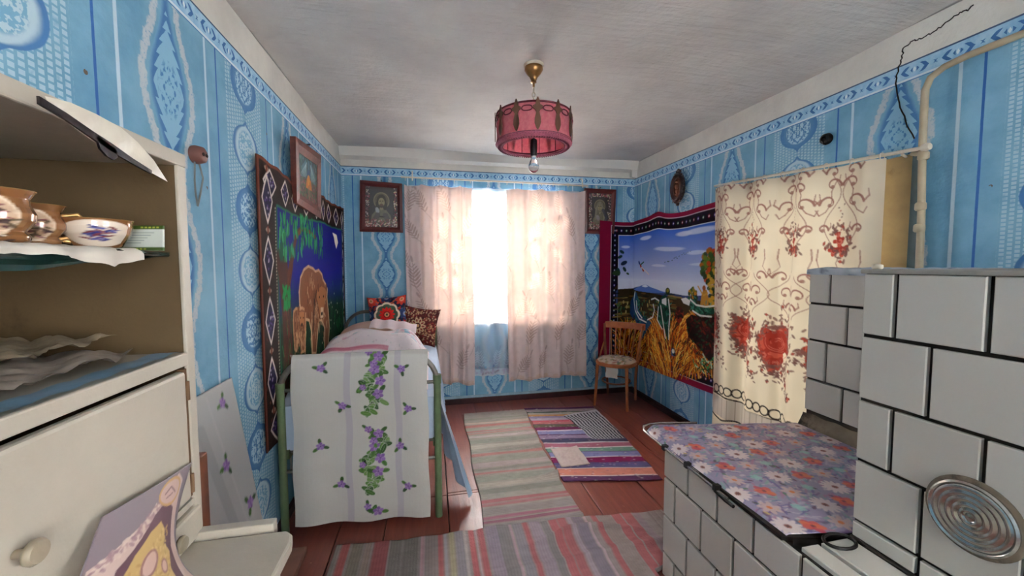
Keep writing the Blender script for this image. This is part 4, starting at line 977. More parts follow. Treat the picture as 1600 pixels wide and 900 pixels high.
tag(o, 'pale blue sheet spread over the mattress and hanging down the window side', 'bed sheet')
# bunched pale cloth at the wall side of the foot end
cv = CV(0, 0, 1, 1, .03, (200, 212, 232)); cv.noise(.08, .1)
def blobfn(cx, cy, cz, rx, ry, rz, wr=.0, k1=9, fl=.3):
    def fn(U, V):
        th = U * 2 * PI; ph = (V - .5) * PI * .995
        w_ = 1 + wr * np.sin(th * k1 / 2 + V * 9) * np.cos(ph) + wr * .6 * np.sin(th * k1 + V * 17)
        c = np.cos(ph); s_ = np.sin(ph)
        return cx + rx * w_ * np.sign(np.cos(th)) * np.abs(np.cos(th)) ** .8 * c, cy + ry * w_ * np.sign(np.sin(th)) * np.abs(np.sin(th)) ** .8 * c, cz + rz * np.sign(s_) * np.abs(s_) ** .9 * (1 + wr * .7 * np.sin(th * 3))
    return fn
o = sheet('blanket', cv, blobfn(-.725, 2.34, .61, .085, .16, .13, .08, 11), cloth_b); tag(o, 'bunched light blue blanket stuffed beside the footboard near the wall', 'blanket')
# big pillow pile under a printed white cover
cv = CV(0, 0, 2, 1.3, .009, (236, 226, 230)); cv.noise(.03, .05)
for i in range(80): cv.ell(rng.rand() * 2, rng.uniform(.45, 1.0), rng.uniform(.03, .08), rng.uniform(.010, .022), [(110, 176, 204), (222, 170, 190), (176, 206, 214), (210, 186, 200)][rng.randint(4)], rng.uniform(-.3, .3), .75)
for i in range(240): cv.ell(rng.rand() * 2, rng.rand() * 1.3, .012, .005, [(190, 170, 190), (214, 190, 196), (170, 196, 190)][rng.randint(3)], rng.rand() * 3, .7)
cv.rect(0, 1.25, .20, .27, (214, 140, 160), .85)
for i in range(90): cv.line([(rng.uniform(0, 1.25), rng.uniform(.2, .27)) for _ in range(2)], .004, (190, 110, 136), .4)
def fn(U, V):
    u = U / 2; v = V / 1.3
    xn = (u - .5) * 2; yn = v
    X = -.385 + .355 * np.sign(xn) * np.abs(xn) ** .8
    Y = 2.30 + 1.08 * v
    prof = np.sin(PI * np.clip(v * 1.06, 0, 1) ** .75) ** .62
    h = (1 - np.abs(xn) ** 3.2) ** .6
    z = .675 + .275 * prof * h + .012 * np.sin(v * 21 + xn * 3) * h + .010 * np.sin(xn * 9 + v * 6) * prof - .018 * np.exp(-((v - .42 - .10 * xn) / .025) ** 2) * h - .014 * np.exp(-((v - .66 + .08 * xn) / .02) ** 2) * h
    z = z + .022 * np.clip(np.sin((v - .35) * 9), -.3, 1) * h
    return X, Y, z
cover_m = vmat('white_printed_cotton', .85, .3, 400, trans=.08)
o = sheet('bedding_pile', cv, fn, cover_m); tag(o, 'tall white and pink printed pillow pile on the bed behind the footboard', 'bedding')
cv = CV(0, 0, 1, 1, .025, (226, 190, 170)); cv.noise(.04, .1)
o = sheet('pillow', cv, blobfn(-.46, 3.32, .82, .26, .16, .13, .02, 5), cover_m); tag(o, 'peach pillow peeking out behind the white pile, under the patterned cushions', 'pillow')
cv = CV(0, 0, 1, 1, .02, (236, 218, 222)); cv.noise(.05, .08)
o = sheet('folded_cloth', cv, lambda U, V: (-.46 + .34 * U, 3.02 + .26 * V - .02 * U, .968 - .050 * U ** 2 - .03 * (1 - V) ** 2 + .004 * np.sin(U * 20) + .012 * np.sin(V * 3.1)), cover_m); tag(o, 'thin white pink-edged cloth folded on top of the pillow pile', 'cloth')
# two patterned cushions
def pat1():
    cv = CV(-1, -1, 2, 2, .028, (176, 46, 40))
    cv.rect(-1, 1, -1, 1, (30, 34, 60))
    for i in range(240): cv.ell(rng.uniform(-1, 1), rng.uniform(-1, 1), .08, .04, [(190, 50, 40), (150, 36, 36), (206, 96, 60), (36, 60, 50), (60, 84, 120)][rng.randint(5)], rng.rand() * 3, .9)

    for a, b in ((-.8, .8), (.8, .8), (-.8, -.8), (.8, -.8), (0, 1), (0, -1), (1, 0), (-1, 0)):
        cc = (40, 60, 104) if abs(a) + abs(b) < 1.1 else (190, 60, 46)
        for i in range(8): t = i * PI / 4; cv.ell(a + .2 * math.cos(t), b + .2 * math.sin(t), .13, .08, cc, t)
        cv.ell(a, b, .12, .12, (224, 150, 130) if cc[0] > 100 else (130, 150, 190)); cv.ell(a, b, .06, .06, (150, 120, 60))
    for k in range(4): cv.ell(.42 * math.cos(k * PI / 2), .42 * math.sin(k * PI / 2), .30, .30, (222, 204, 180)); cv.ell(.40 * math.cos(k * PI / 2 + PI / 4), .40 * math.sin(k * PI / 2 + PI / 4), .30, .30, (222, 204, 180))
    for k in range(8): cv.ell(.36 * math.cos(k * PI / 4), .36 * math.sin(k * PI / 4), .25, .25, (66, 90, 76))
    for k in range(12): t = k * PI / 6; cv.ell(.28 * math.cos(t), .28 * math.sin(t), .16, .075, (206, 36, 36), t)
    cv.ell(0, 0, .19, .19, (110, 20, 30)); cv.ell(0, 0, .13, .13, (220, 150, 110)); cv.ell(0, 0, .07, .07, (60, 90, 70)); cv.noise(.15, .05); return cv
def pat2():
    cv = CV(-1, -1, 2, 2, .028, (84, 34, 34))
    for i in range(520): cv.ell(rng.uniform(-1, 1), rng.uniform(-1, 1), .05, .028, [(196, 170, 140), (140, 50, 46), (60, 24, 30), (170, 140, 104), (110, 40, 40)][rng.randint(5)], rng.rand() * 3, .9)
    for k in range(10): t = k * PI / 5; cv.ell(.3 * math.cos(t), .3 * math.sin(t), .15, .09, (200, 176, 140), t); cv.ell(.3 * math.cos(t), .3 * math.sin(t), .09, .05, (120, 36, 40), t)
    cv.ell(0, 0, .17, .17, (70, 28, 34)); cv.ell(0, 0, .09, .09, (196, 160, 120)); cv.noise(.2, .05); return cv
plushy = vmat('woven_cushion', .9, .4, 500)
def cush(pat, c, s_, th, rz, tilt, label):
    front = pat(); e = None
    def side(sg):
        def fn(U, V):
            k = (1 - np.abs(U) ** 2.4) * (1 - np.abs(V) ** 2.4)
            px = U * s_ * (1 - .10 * (1 - V ** 2)) ; pz = V * s_ * (1 - .10 * (1 - U ** 2)); d = sg * th * np.clip(k, 0, 1) ** .5
            ct, st = math.cos(tilt), math.sin(tilt); y1 = d * ct + pz * st; z1 = pz * ct - d * st; cr, sr = math.cos(rz), math.sin(rz)
            x1 = px * math.cos(cush.roll) - z1 * math.sin(cush.roll); z1 = px * math.sin(cush.roll) + z1 * math.cos(cush.roll)
            return c[0] + x1 * cr - y1 * sr, c[1] + x1 * sr + y1 * cr, c[2] + z1
        return fn
    o = sheet('cushion', front, side(-1), plushy); tag(o, label, 'cushion', 'patterned cushions at the head of the bed')
    bo = sheet('back_panel', front, side(1), plushy, o)
cush.roll = .06; cush(pat1, (-.375, 3.50, .975), .165, .06, 0, .18, 'square cushion with a large red flower medallion, upper left at the bed head')
cush.roll = -.14; cush(pat2, (-.115, 3.545, .865), .17, .06, -.2, .18, 'brown speckled cushion leaning at the right of the bed head')

# flowered oilcloth hung over the footboard
oil = vmat('flowered_oilcloth', .4, .15, 60, spec=.4, trans=.10)
X0, X1 = -.70, -.030
cvf = CV(X0, 0, X1 - X0, .93, .0034, (198, 196, 190)); cvf.noise(.02, .05)
for u in (-.435, -.185): cvf.rect(u - .016, u + .016, 0, .95, (178, 172, 182), .8)
for u in np.arange(X0, X1, .008): cvf.line([(u, 0), (u, .93)], .0014, (180, 178, 176), .18)
def violet(cv, u, v, s, a0=0, nl=3):
    for k in range(nl):
        a = a0 + k * 2 * PI / nl + rng.uniform(-.3, .3); c_ = [(62, 100, 44), (84, 126, 60), (52, 84, 48)][k % 3]
        cv.ell(u + s * 1.15 * math.cos(a), v + s * 1.15 * math.sin(a), s * .66, s * .36, c_, a); cv.line([(u, v), (u + s * 1.5 * math.cos(a), v + s * 1.5 * math.sin(a))], .0022, (44, 70, 40))
    for k in range(5): a = a0 + k * 2 * PI / 5; cv.ell(u + s * .5 * math.cos(a), v + s * .5 * math.sin(a), s * .42, s * .32, [(128, 92, 160), (150, 114, 180)][k % 2], a)
    for k in range(5): a = a0 + .6 + k * 2 * PI / 5; cv.line([(u, v), (u + s * .7 * math.cos(a), v + s * .7 * math.sin(a))], .003, (178, 150, 200), .8)
    cv.ell(u, v, s * .14, s * .14, (96, 60, 130))
def yz(px, py): p = wp(px, py, 1, 2.118); return float(p[0]), float(p[2])
for a, b in ((501, 582), (535, 643), (501, 710), (534, 770), (627, 582), (637, 646), (625, 706), (637, 768)): u, v = yz(a, b); violet(cvf, u, v, .024, rng.rand() * 3)
for y0_ in (0, 124, 246):
    for k in range(58):
        t = k / 58; a = 584 + 12 * math.sin(t * 9) + rng.uniform(-9, 9); b = 560 + y0_ + t * 96
        if t > .8: a = 583 - (t - .8) * 40 + rng.uniform(-5, 5)
        u, v = yz(a, b)
        if v < .06: continue
        aa_ = rng.uniform(-1.2, 1.6); cvf.ell(u, v, .030, .0145, (190, 196, 180), aa_, .8); cvf.ell(u, v, .027, .0125, [(62, 104, 44), (86, 130, 58), (48, 84, 40), (110, 146, 80)][rng.randint(4)], aa_); cvf.line([(u - .014 * math.cos(aa_), v - .014 * math.sin(aa_)), (u + .016 * math.cos(aa_), v + .016 * math.sin(aa_))], .0016, (150, 176, 120), .7)
    for a, b, s_ in ((574, 556, .022), (590, 563, .030), (585, 583, .032), (595, 601, .031), (568, 612, .020), (592, 622, .032), (583, 574, .024)):
        u, v = yz(a, b + y0_)
        if v > .05: violet(cvf, u, v, s_, rng.rand() * 3, 2)
def frontfn(U, V):
    t = (U - X0) / (X1 - X0); bot = .060 - .035 * t + .005 * np.sin(t * 9)
    v = V / .93; z = bot + (.948 - bot) * v
    y = 2.124 - .008 * np.sin(t * 8 + .5) * (1 - v) - .010 * np.sin(t * 15) * (1 - v) - .006 * np.sin(v * 9)
    return U + .010 * (1 - v) * (t - .55) + .004 * np.sin(v * 14), y + .022 * np.clip((v - .97) / .03, 0, 1) ** 2, z
o = sheet('oilcloth', cvf, frontfn, oil); tag(o, 'white oilcloth with purple violets hung over the foot end of the bed', 'oilcloth')
cvb = CV(X0, 0, X1 - X0, .90, .02, (196, 194, 190)); sheet('back_fall', cvb, lambda U, V: (U - .012, 2.176 + .006 * np.sin(U * 20) * (1 - V) - .026 * np.clip((V - .86) / .04, 0, 1) ** 2, .075 + V * .97), oil, o)
# ================================================================ chair in the corner
beech = mat('varnished_beech', (168, 100, 60), 0.4, var=0.15, scale=18); beech_d = mat('dark_beech', (128, 78, 54), 0.45, var=0.2, scale=18)
ch = empty('dining_chair', (1.83, 3.61, 0), 'small bentwood chair with spindle back standing in the corner by the hunting tapestry', 'chair')
r_ = np.array([.727, -.687, 0]); f_ = np.array([-.687, -.727, 0]); C = np.array([1.815, 3.60, 0])
def cp(a, b, z): return C + r_ * a + f_ * b + np.array([0, 0, z])
MB().add([], []).build if False else None
n = 28; ring = [(.195 * math.copysign(abs(math.cos(t)) ** .8, math.cos(t)), .19 * math.copysign(abs(math.sin(t)) ** .8, math.sin(t))) for t in np.linspace(0, 2 * PI, n + 1)[:-1]]
MB().prism([cp(a, b, .405) for a, b in ring], (0, 0, .035)).build('seat', beech, ch, bevel=.006)
for a, b in ((-.145, .15), (.145, .15)): MB().tube([cp(a * 1.12, b * 1.15, 0), cp(a * 1.05, b * 1.05, .2), cp(a, b, .41)], [.012, .015, .017], 10).build('leg', beech, ch, True)
for s_ in (-1, 1):
    MB().tube([cp(s_ * .145, -.20, 0), cp(s_ * .15, -.17, .22), cp(s_ * .165, -.165, .43), cp(s_ * .185, -.19, .62), cp(s_ * .2, -.225, .775)], [.012, .014, .015, .013, .012], 10).build('leg', beech_d if s_ < 0 else beech, ch, True)
    MB().tube([cp(s_ * .19, -.185, .58), cp(s_ * .205, -.15, .50), cp(s_ * .20, -.08, .445), cp(s_ * .195, -.03, .43)], .008, 8).build('brace', beech, ch, True)
mb = MB(); pf = [(-.225, -.215), (-.12, -.24), (0, -.25), (.12, -.24), (.225, -.215)]
for i in range(4):
    (a, b), (c, d) = pf[i], pf[i + 1]; mb.add([cp(a, b, .73), cp(c, d, .73), cp(c, d - .006, .795), cp(a, b - .006, .795), cp(a, b - .018, .73), cp(c, d - .018, .73), cp(c, d - .024, .795), cp(a, b - .024, .795)], [(0, 1, 2, 3), (5, 4, 7, 6), (3, 2, 6, 7), (1, 0, 4, 5)] + ([(0, 3, 7, 4)] if i == 0 else []) + ([(1, 5, 6, 2)] if i == 3 else []))
mb.build('top_rail', beech, ch)
for k in range(6): a = -.11 + k * .044; MB().tube([cp(a * .95, -.165, .435), cp(a * 1.05, -.195, .6), cp(a * 1.15, -.232, .735)], .0065, 8).build('spindle', beech, ch, True)
MB().tube([cp(.135 * math.cos(t), .145 * math.sin(t), .235) for t in np.linspace(0, 2 * PI, 25)[:-1]], .009, 8, closed=True).build('stretcher_ring', beech_d, ch, True)
seatpad = vmat('rag_seat_pad', .9, .4, 400)
cv = CV(-1, -1, 2, 2, .05, (206, 190, 170))
for i in range(90): cv.ell(rng.uniform(-1, 1), rng.uniform(-1, 1), .16, .06, [(150, 80, 70), (120, 130, 90), (214, 204, 190), (90, 100, 120), (180, 150, 110)][rng.randint(5)], rng.rand() * 3, .8)
def fn(U, V):
    q = np.maximum(np.abs(U), np.abs(V)) + 1e-6; n_ = np.hypot(U, V) + 1e-6; k = q / n_ * .185
    a = U * k * 1.02; b = V * k; z = .442 + .028 * np.clip(1 - q ** 4, 0, 1) ** .5 + .004 * np.sin(U * 9) * np.sin(V * 8)
    return C[0] + r_[0] * a + f_[0] * b, C[1] + r_[1] * a + f_[1] * b, z
o = sheet('seat_pad', cv, fn, seatpad, skirt=(0, 0, -.0)); tag(o, 'faded rag seat pad lying on the corner chair', 'seat pad')
cv = CV(0, 0, .12, .12, .01, (214, 208, 196)); o = sheet('cloth_scrap', cv, lambda U, V: (C[0] + .0 + (U - .06) * .72 - .105, C[1] - .115 - (U - .06) * .68 + .01 * np.sin(V * 60), .30 + V * .95 - .05 * np.abs(U - .06)), seatpad)
tag(o, 'pale cloth scrap hanging under the front of the chair seat', 'cloth')

# ================================================================ rugs
rug_m = vmat('woven_rag_rug', .95, 1.0, 130, spec=.1)
def fringe(name, pts, m, parent, n_=60, ln=.03):
    mb = MB(); P = [np.array(p) for p in pts]
    for i in range(n_):
        t = i / (n_ - 1); q = P[0] * (1 - t) + P[1] * t; d = np.array([rng.uniform(-.012, .012), ln * rng.uniform(.6, 1.1), 0])
        mb.tube([q, q + d * .5 + np.array([0, 0, .003]), q + d - np.array([0, 0, q[2] - .003])], [.0022, .002, .0012], 4)
    o = mb.build(name, m, parent); o['kind'] = 'stuff'; return o
fr_m = mat('fringe_yarn', (196, 170, 168), .95)
def ycrop(c, px): return float(wp(px, 600 + c / 2.857, 2, 0)[1])
def wv(cv, along='v'):
    cv.noise(.10, .012, .03); cv.noise(.10, .25, .25)
    if along == 'v': s_ = 1 + .13 * np.sin(cv.V * 2 * PI / .014); cv.a *= s_[:, None, None]
    else: s_ = 1 + .12 * np.sin(cv.U * 2 * PI / .014); cv.a *= s_[None, :, None]
    return cv
# long pale runner
cv = CV(0, 1.86, .58, 1.74, .007, (162, 156, 147))
def st(c0_, c1, col, px=787, al=.9):
    cv.rect(-1, 2, ycrop(c1, px), ycrop(c0_, px), col, al)
for a, b, c in ((150, 158, (150, 150, 136)), (168, 176, (196, 176, 160)), (180, 189, (184, 124, 118)), (196, 202, (166, 168, 150)), (207, 211, (190, 120, 120)), (216, 219, (190, 130, 124)), (228, 238, (190, 176, 176)), (246, 262, (148, 152, 140)), (270, 285, (184, 176, 166)),
                (296, 304, (150, 150, 140)), (309, 320, (184, 128, 124)), (326, 345, (156, 156, 144)), (352, 372, (180, 164, 164)), (376, 386, (140, 140, 132)), (394, 403, (182, 128, 126)), (412, 436, (150, 154, 142)), (444, 462, (178, 168, 158)), (470, 492, (136, 138, 128)), (500, 512, (164, 160, 150)),
                (518, 532, (172, 106, 112)), (536, 548, (170, 116, 120)), (556, 588, (148, 142, 140)), (594, 606, (170, 110, 130)), (612, 626, (150, 96, 118)), (634, 660, (150, 144, 144))): st(a, b, c)
wv(cv)
def fn(U, V):
    t = (V - 1.86) / 1.74; u = U / .58
    xl = .257 + .015 * t + .008 * np.sin(V * 9); xr = .80 + .06 * t - .02 * np.sin(PI * t) + .006 * np.sin(V * 13)
    z = .011 + .004 * np.sin(V * 23 + U * 4) ** 2
    for cy, h, wd in ((2.40, .035, .035), (2.83, .014, .03)): z = z + h * np.exp(-((V - cy - .04 * (u - 1)) / wd) ** 2) * np.clip((u - .62) / .38, 0, 1) ** 1.5
    z = z + .02 * np.exp(-((V - 1.93 - .03 * u) / .03) ** 2) * (.3 + .7 * u)
    return xl + (xr - xl) * u, V, z
o = sheet('rag_runner', cv, fn, rug_m, skirt=(0, 0, -.009)); tag(o, 'long pale green and pink striped rag runner on the floorboards beside the bed', 'rug')
fringe('fringe', [(.27, 3.60, .008), (.86, 3.60, .008)], fr_m, o, 50, .02)
# colourful patch rug
R2 = []
cv = CV(0, 2.32, .70, 1.30, .007, (92, 56, 92))
for a, b, c in ((108, 118, (160, 150, 150)), (118, 124, (96, 104, 96)), (124, 131, (178, 176, 160)), (131, 140, (196, 150, 104)), (140, 148, (150, 140, 176)), (148, 158, (186, 176, 190)), (158, 166, (200, 100, 112)), (166, 176, (188, 120, 120)), (178, 190, (96, 96, 76)), (190, 204, (110, 40, 84)), (204, 208, (220, 214, 214)), (208, 224, (132, 134, 178)),
                (228, 244, (150, 130, 156)), (246, 262, (66, 64, 92)), (262, 266, (214, 210, 210)), (266, 284, (160, 96, 116)), (284, 288, (220, 216, 210)), (288, 306, (112, 152, 134)), (308, 330, (132, 134, 182)), (330, 333, (222, 216, 214)), (333, 356, (116, 24, 74)), (358, 382, (90, 84, 124)), (382, 385, (220, 212, 206)), (385, 418, (204, 132, 116)), (418, 421, (220, 210, 206)), (421, 440, (92, 56, 92))): cv.rect(-1, 2, ycrop(b, 880), ycrop(a, 880), c)
for i in range(500): cv.ell(rng.rand() * .7, rng.uniform(2.17, 3.6), .010, .004, [(220, 214, 214), (90, 80, 110), (190, 150, 150), (60, 60, 80)][rng.randint(4)], rng.uniform(-.2, .2), .55)
a_ = [(.34, 3.42), (.70, 3.55), (.70, 2.92), (.42, 2.92)]
cv.poly(a_, (196, 196, 200))
for k in range(11): t = k / 11; cv.line([(.34 + t * .36, 3.40 + t * .1), (.44 + t * .28, 2.93)], .014, (36, 36, 46))
wv(cv)
def fn(U, V):
    t = (V - 2.32) / 1.30; u = U / .70
    xl = .815 + .055 * t; xr = 1.45 + .09 * t + .02 * np.sin(t * 3)
    return xl + (xr - xl) * u + .004 * np.sin(V * 31), V + .012 - (.10 + .02 * (1 - t)) * u, .007 + .004 * np.sin(V * 15 + U * 6) ** 2
o = sheet('patchwork_rug', cv, fn, rug_m, skirt=(0, 0, -.006)); tag(o, 'multicoloured striped rag rug with magenta and lilac bands, near the chair', 'rug')
fringe('fringe', [(.875, 3.63, .006), (1.535, 3.53, .006)], mat('pink_fringe', (170, 110, 120), .95), o, 60, .035)
cvp = CV(0, 0, .21, .27, .012, (212, 196, 190)); cvp.noise(.06, .03)
for i in range(40): cvp.line([(rng.rand() * .21, rng.rand() * .27) for _ in range(2)], .003, (176, 140, 140), .35)
o2 = sheet('sewn_patch', cvp, lambda U, V: (.86 + U * 1.0 + .02 * (V - .13), 2.49 + V, .0165 + .003 * np.sin(U * 50) * np.sin(V * 40)), rug_m, o, skirt=(0, 0, -.006)); o2['label'] = 'creased white cloth patch'
# front runner
X0, X1 = -.48, 1.26
cv = CV(X0, 1.0, X1 - X0, .97, .007, (150, 140, 138))
def sx(a, b, col, al=.85):
    q = float(wp(500 + a / 2.857, 852, 2, 0)[0]); w2 = float(wp(500 + b / 2.857, 852, 2, 0)[0]); cv.rect(q, w2, 0, 3, col, al)
for a, b, c in ((60, 100, (140, 130, 124)), (105, 140, (168, 84, 80)), (150, 200, (128, 120, 108)), (205, 235, (150, 132, 122)), (245, 312, (150, 76, 78)), (318, 440, (122, 116, 112)), (370, 376, (170, 166, 160)), (452, 466, (190, 150, 156)), (474, 520, (146, 134, 132)), (526, 548, (176, 94, 96)), (556, 566, (170, 168, 176)), (574, 600, (168, 158, 128)), (606, 640, (140, 136, 144)), (644, 654, (190, 176, 176)), (668, 692, (172, 88, 92)), (698, 704, (190, 170, 176)), (708, 738, (172, 92, 96)), (745, 800, (146, 134, 148)), (800, 860, (128, 124, 126)), (862, 872, (184, 150, 160)), (876, 920, (136, 132, 140)), (926, 950, (170, 92, 98)), (956, 1010, (150, 136, 148)), (1014, 1050, (126, 122, 124)), (1056, 1092, (172, 94, 98)), (1096, 1140, (166, 96, 100)), (1146, 1170, (164, 150, 160)), (1172, 1230, (132, 122, 136)), (1232, 1246, (184, 160, 166)), (1276, 1304, (172, 96, 100)), (1310, 1380, (146, 134, 130)), (1386, 1430, (170, 94, 98)), (1438, 1490, (166, 94, 98)), (1496, 1530, (146, 130, 136))): sx(a, b, c)
for i in range(20): cv.rect(1.16 + i * .005, 1.1625 + i * .005, 0, 3, (120, 110, 108), .5)
wv(cv, 'u')
def fn(U, V):
    u = (U - X0) / (X1 - X0); lim = np.where(V < 1.56, .975, .975 + (1.255 - .975) * np.clip((V - 1.56) / .08, 0, 1))
    x = np.minimum(U, lim)
    yt = V + (1 - u) * .02 - .05 * u * (V - 1) + .006 * np.sin(U * 9)
    z = .016 + .005 * np.sin(U * 17 + V * 3) ** 2
    over = np.clip(1 - np.abs((U - .53) / .33) ** 4, 0, 1) * np.clip((V - 1.78) / .1, 0, 1); z = z + over * .014
    z = z + .024 * np.exp(-((V - 1.83 + .05 * np.sin(U * 6)) / .022) ** 2) * np.clip((U - .35) / .3, 0, 1) * np.clip((1.1 - U) / .2, 0, 1)
    z = z + .014 * np.exp(-((V - 1.62 - .1 * U) / .03) ** 2) * np.clip((U - .1) / .3, 0, 1)
    return x, yt, z
o = sheet('rag_runner', cv, fn, rug_m, skirt=(0, 0, -.014)); tag(o, 'red and grey lengthwise striped rag runner lying across the foreground floor', 'rug')
fringe('fringe', [(X0 + .004, 1.02, .012), (X0 + .004, 1.97, .012)], mat('grey_fringe', (120, 100, 98), .95), o, 40, .004)

# ================================================================ tiled stove
tile_m = NT('cream_glazed_tile'); v, x, y, z = tile_m.pos(); oi = tile_m.node('ShaderNodeObjectInfo')
c_ = tile_m.mix(E(tile_m, oi.outputs['Random']), rgb(192, 189, 179), rgb(206, 203, 194)); c_ = tile_m.mix(tile_m.ss(tile_m.noise(v, 9, 5, .7), .62, .8) * .4, c_, rgb(186, 178, 160))
tile_m.set(tile_m.b.inputs['Base Color'], c_); tile_m.b.inputs['Roughness'].default_value = .22; tile_m.bump(tile_m.noise(v, 7, 3), .12, .01); tile_m = tile_m.m
grout = mat('black_grout', (34, 30, 26), .9, var=.3, bump=.4); sootm = mat('sooty_cement', (104, 94, 80), .9, var=.3, scale=9, dirt=(40, 34, 30), dth=(.5, .65))
st_ = empty('tiled_stove', (1.5, 1.1, 0), 'big stepped stove clad in cream tiles with black joints', 'stove')
XN, XF, XC = 1.20, 1.82, 1.005
MB().box(XN + .012, 2.05, .02, .883, 0, 1.374).build('body', grout, st_).name = 'body'
MB().box(XF + .012, 2.05, .86, 1.582, 0, 1.362).build('body', grout, st_)
MB().box(XC + .010, XF + .03, .02, 1.520, 0, .583).build('body', grout, st_)
tcache = {}
def tile(xf, y0, y1, z0, z1, j=.0055, face='x', th=.014, m_=None):
    w_, h_ = round(y1 - y0 - 2 * j, 4), round(z1 - z0 - 2 * j, 4)
    if w_ < .008 or h_ < .008: return
    key = (w_, h_, face, th)
    if key not in tcache:
        b = .0025; a = [(0, -w_ / 2, -h_ / 2), (0, w_ / 2, -h_ / 2), (0, w_ / 2, h_ / 2), (0, -w_ / 2, h_ / 2)]
        vs = [(th, p[1], p[2]) for p in a] + [(b, p[1], p[2]) for p in a] + [(0, p[1] * (1 - 2 * b / w_), p[2] * (1 - 2 * b / h_)) for p in a]
        if face == 'z': vs = [(p[2], p[1], -p[0]) for p in vs]
        mb = MB().add(vs, [(0, 1, 5, 4), (1, 2, 6, 5), (2, 3, 7, 6), (3, 0, 4, 7), (4, 5, 9, 8), (5, 6, 10, 9), (6, 7, 11, 10), (7, 4, 8, 11), (8, 9, 10, 11)])
        me = mb.mesh('tile'); me.materials.append(tile_m); tcache[key] = me
    o = bpy.data.objects.new('tile', tcache[key]); COL.objects.link(o); o.parent = st_
    c = (xf - rng.uniform(0, .0012), (y0 + y1) / 2, (z0 + z1) / 2) if face == 'x' else ((z0 + z1) / 2, (y0 + y1) / 2, xf)
    o.location = Vector(c) - worldloc(st_); o.rotation_euler = (0, rng.uniform(-.003, .003), rng.uniform(-.004, .004)); return o
def rows(xf, ylim, zs, joints, ynear, pw):
    for i in range(len(zs) - 1):
        ys = [ylim, joints[i]]
        while ys[-1] > ynear: ys.append(ys[-1] - pw)
        for k in range(len(ys) - 1): tile(xf, max(ys[k + 1], ynear - .05), ys[k], zs[i + 1], zs[i])
rows(XN, .886, [1.378, 1.199, 1.014, .836, .655, .602], [.803, .724, .797, .725, .725], .05, .178)
rows(XF, 1.587, [1.364, 1.211, 1.032, .838, .676], [1.482, 1.400, 1.488, 1.406], .88, .178)
rows(XC, 1.526, [.586, .458, .285, .112, .0], [1.361, 1.444, 1.36, 1.44], .05, .165)
# top edges
edge_m = mat('grey_stove_edge', (150, 148, 140), .7, dirt=(80, 74, 66)); 
MB().box(XN - .004, 2.05, .02, .890, 1.374, 1.386).build('top_slab', edge_m, st_, bevel=.003)
MB().box(XF - .004, 2.05, .885, 1.592, 1.362, 1.372).build('top_slab', edge_m, st_, bevel=.003)
# sooty cement fillet at the foot of the rear block
mb = MB()
def fl_(u, v_): yy = .9 + .69 * u; return (XF - .03 * (1 - v_) ** 1.5 - .004 * math.sin(yy * 40) * (1 - v_), yy, .598 + .066 * v_ + .003 * math.sin(yy * 55 + v_ * 5))
mb.grid(fl_, 50, 6); mb.build('cement_fillet', sootm, st_, True)
# near ledge: tiles lying flat, with a narrow lip
for k in range(6): tile(.600, .885 - .20 * (k + 1), .885 - .20 * k, 1.085, XN - .004, face='z')
for k in range(6): tile(.598, .80 - .17 * (k + 1), .80 - .17 * k if k else .885, XC + .012, 1.083, face='z')
mb = MB()
def soot(u, v_): return (1.085 + (XN - 1.085) * u * .99, .30 + .58 * v_, .6005 + .001 * math.sin(v_ * 30))
pa = [(XN - .004, y_, .603) for y_ in np.linspace(.88, .3, 20)]
MB().tube([(p[0] + rng.uniform(-.003, .003), p[1], p[2]) for p in pa], [rng.uniform(.003, .008) for _ in pa], 6).build('joint_soot', grout, st_)
# ribbed round cleaning cover with soot ring
zinc = mat('pressed_zinc', (170, 170, 164), .22, metal=.85, var=.15, scale=40)
dc = (XN - .002, .627, .826)
MB().lathe([(.088, .0), (.085, -.003), (.070, -.0055), (.001, -.0055)], dc, 40, 0, cap=False, sc=(1, 1)).build('soot_ring', sootm, st_, True)
prof = [(.077, -.002), (.078, -.010), (.074, -.014)]
for k in range(5):
    r0 = .070 - k * .0125; prof += [(r0, -.011), (r0 - .004, -.0145), (r0 - .008, -.0145), (r0 - .0115, -.011)]
prof += [(.001, -.012)]
MB().lathe(prof, dc, 48, 0, cap=False).build('flue_cover', zinc, st_, True, label='round ribbed zinc flue cover')
# iron cooking plate with rail
iron = mat('black_iron', (34, 32, 32), .5, metal=.5, dirt=(70, 60, 54)); chrome = mat('rail_steel', (176, 172, 168), .25, metal=.9)
plate = [(1.005, .925), (1.225, .935), (1.25, .90), (1.196, .89), (1.196, .885), (XN - .002, .886), (XN - .002, .90), (XF - .03, .90), (XF - .02, 1.60), (1.07, 1.715), (1.03, 1.705), (1.008, 1.67)]
plate = [(1.002, .925), (1.10, .90), (1.195, .895), (XF - .035, .897), (XF - .03, 1.595), (1.07, 1.712), (1.03, 1.705), (1.008, 1.67)]
MB().prism([(a, b, .586) for a, b in plate], (0, 0, .012)).build('cooking_plate', iron, st_)
mb = MB().grid(lambda u, v_: (1.02 + .175 * u, .905 - .012 * math.sin(PI * u), .600 - .030 * v_ * math.sin(PI * min(1, u * 1.1 + .05)) ** .5 - .004 * v_), 14, 3)
mb.build('plate_lip', iron, st_, True)
MB().tube([(1.14 + .045 * math.cos(t), .868 + .03 * math.sin(t), .604) for t in np.linspace(0, 2 * PI, 21)[:-1]], .005, 6, closed=True).build('draught_ring', iron, st_, True)
rail = [(.995, 1.13, .590), (.993, 1.3, .594), (.993, 1.62, .598), (.997, 1.68, .600), (1.02, 1.722, .602), (1.06, 1.735, .604), (1.12, 1.732, .606), (1.3, 1.70, .604)]
MB().tube(rail, .0055, 8).build('rail', chrome, st_, True)
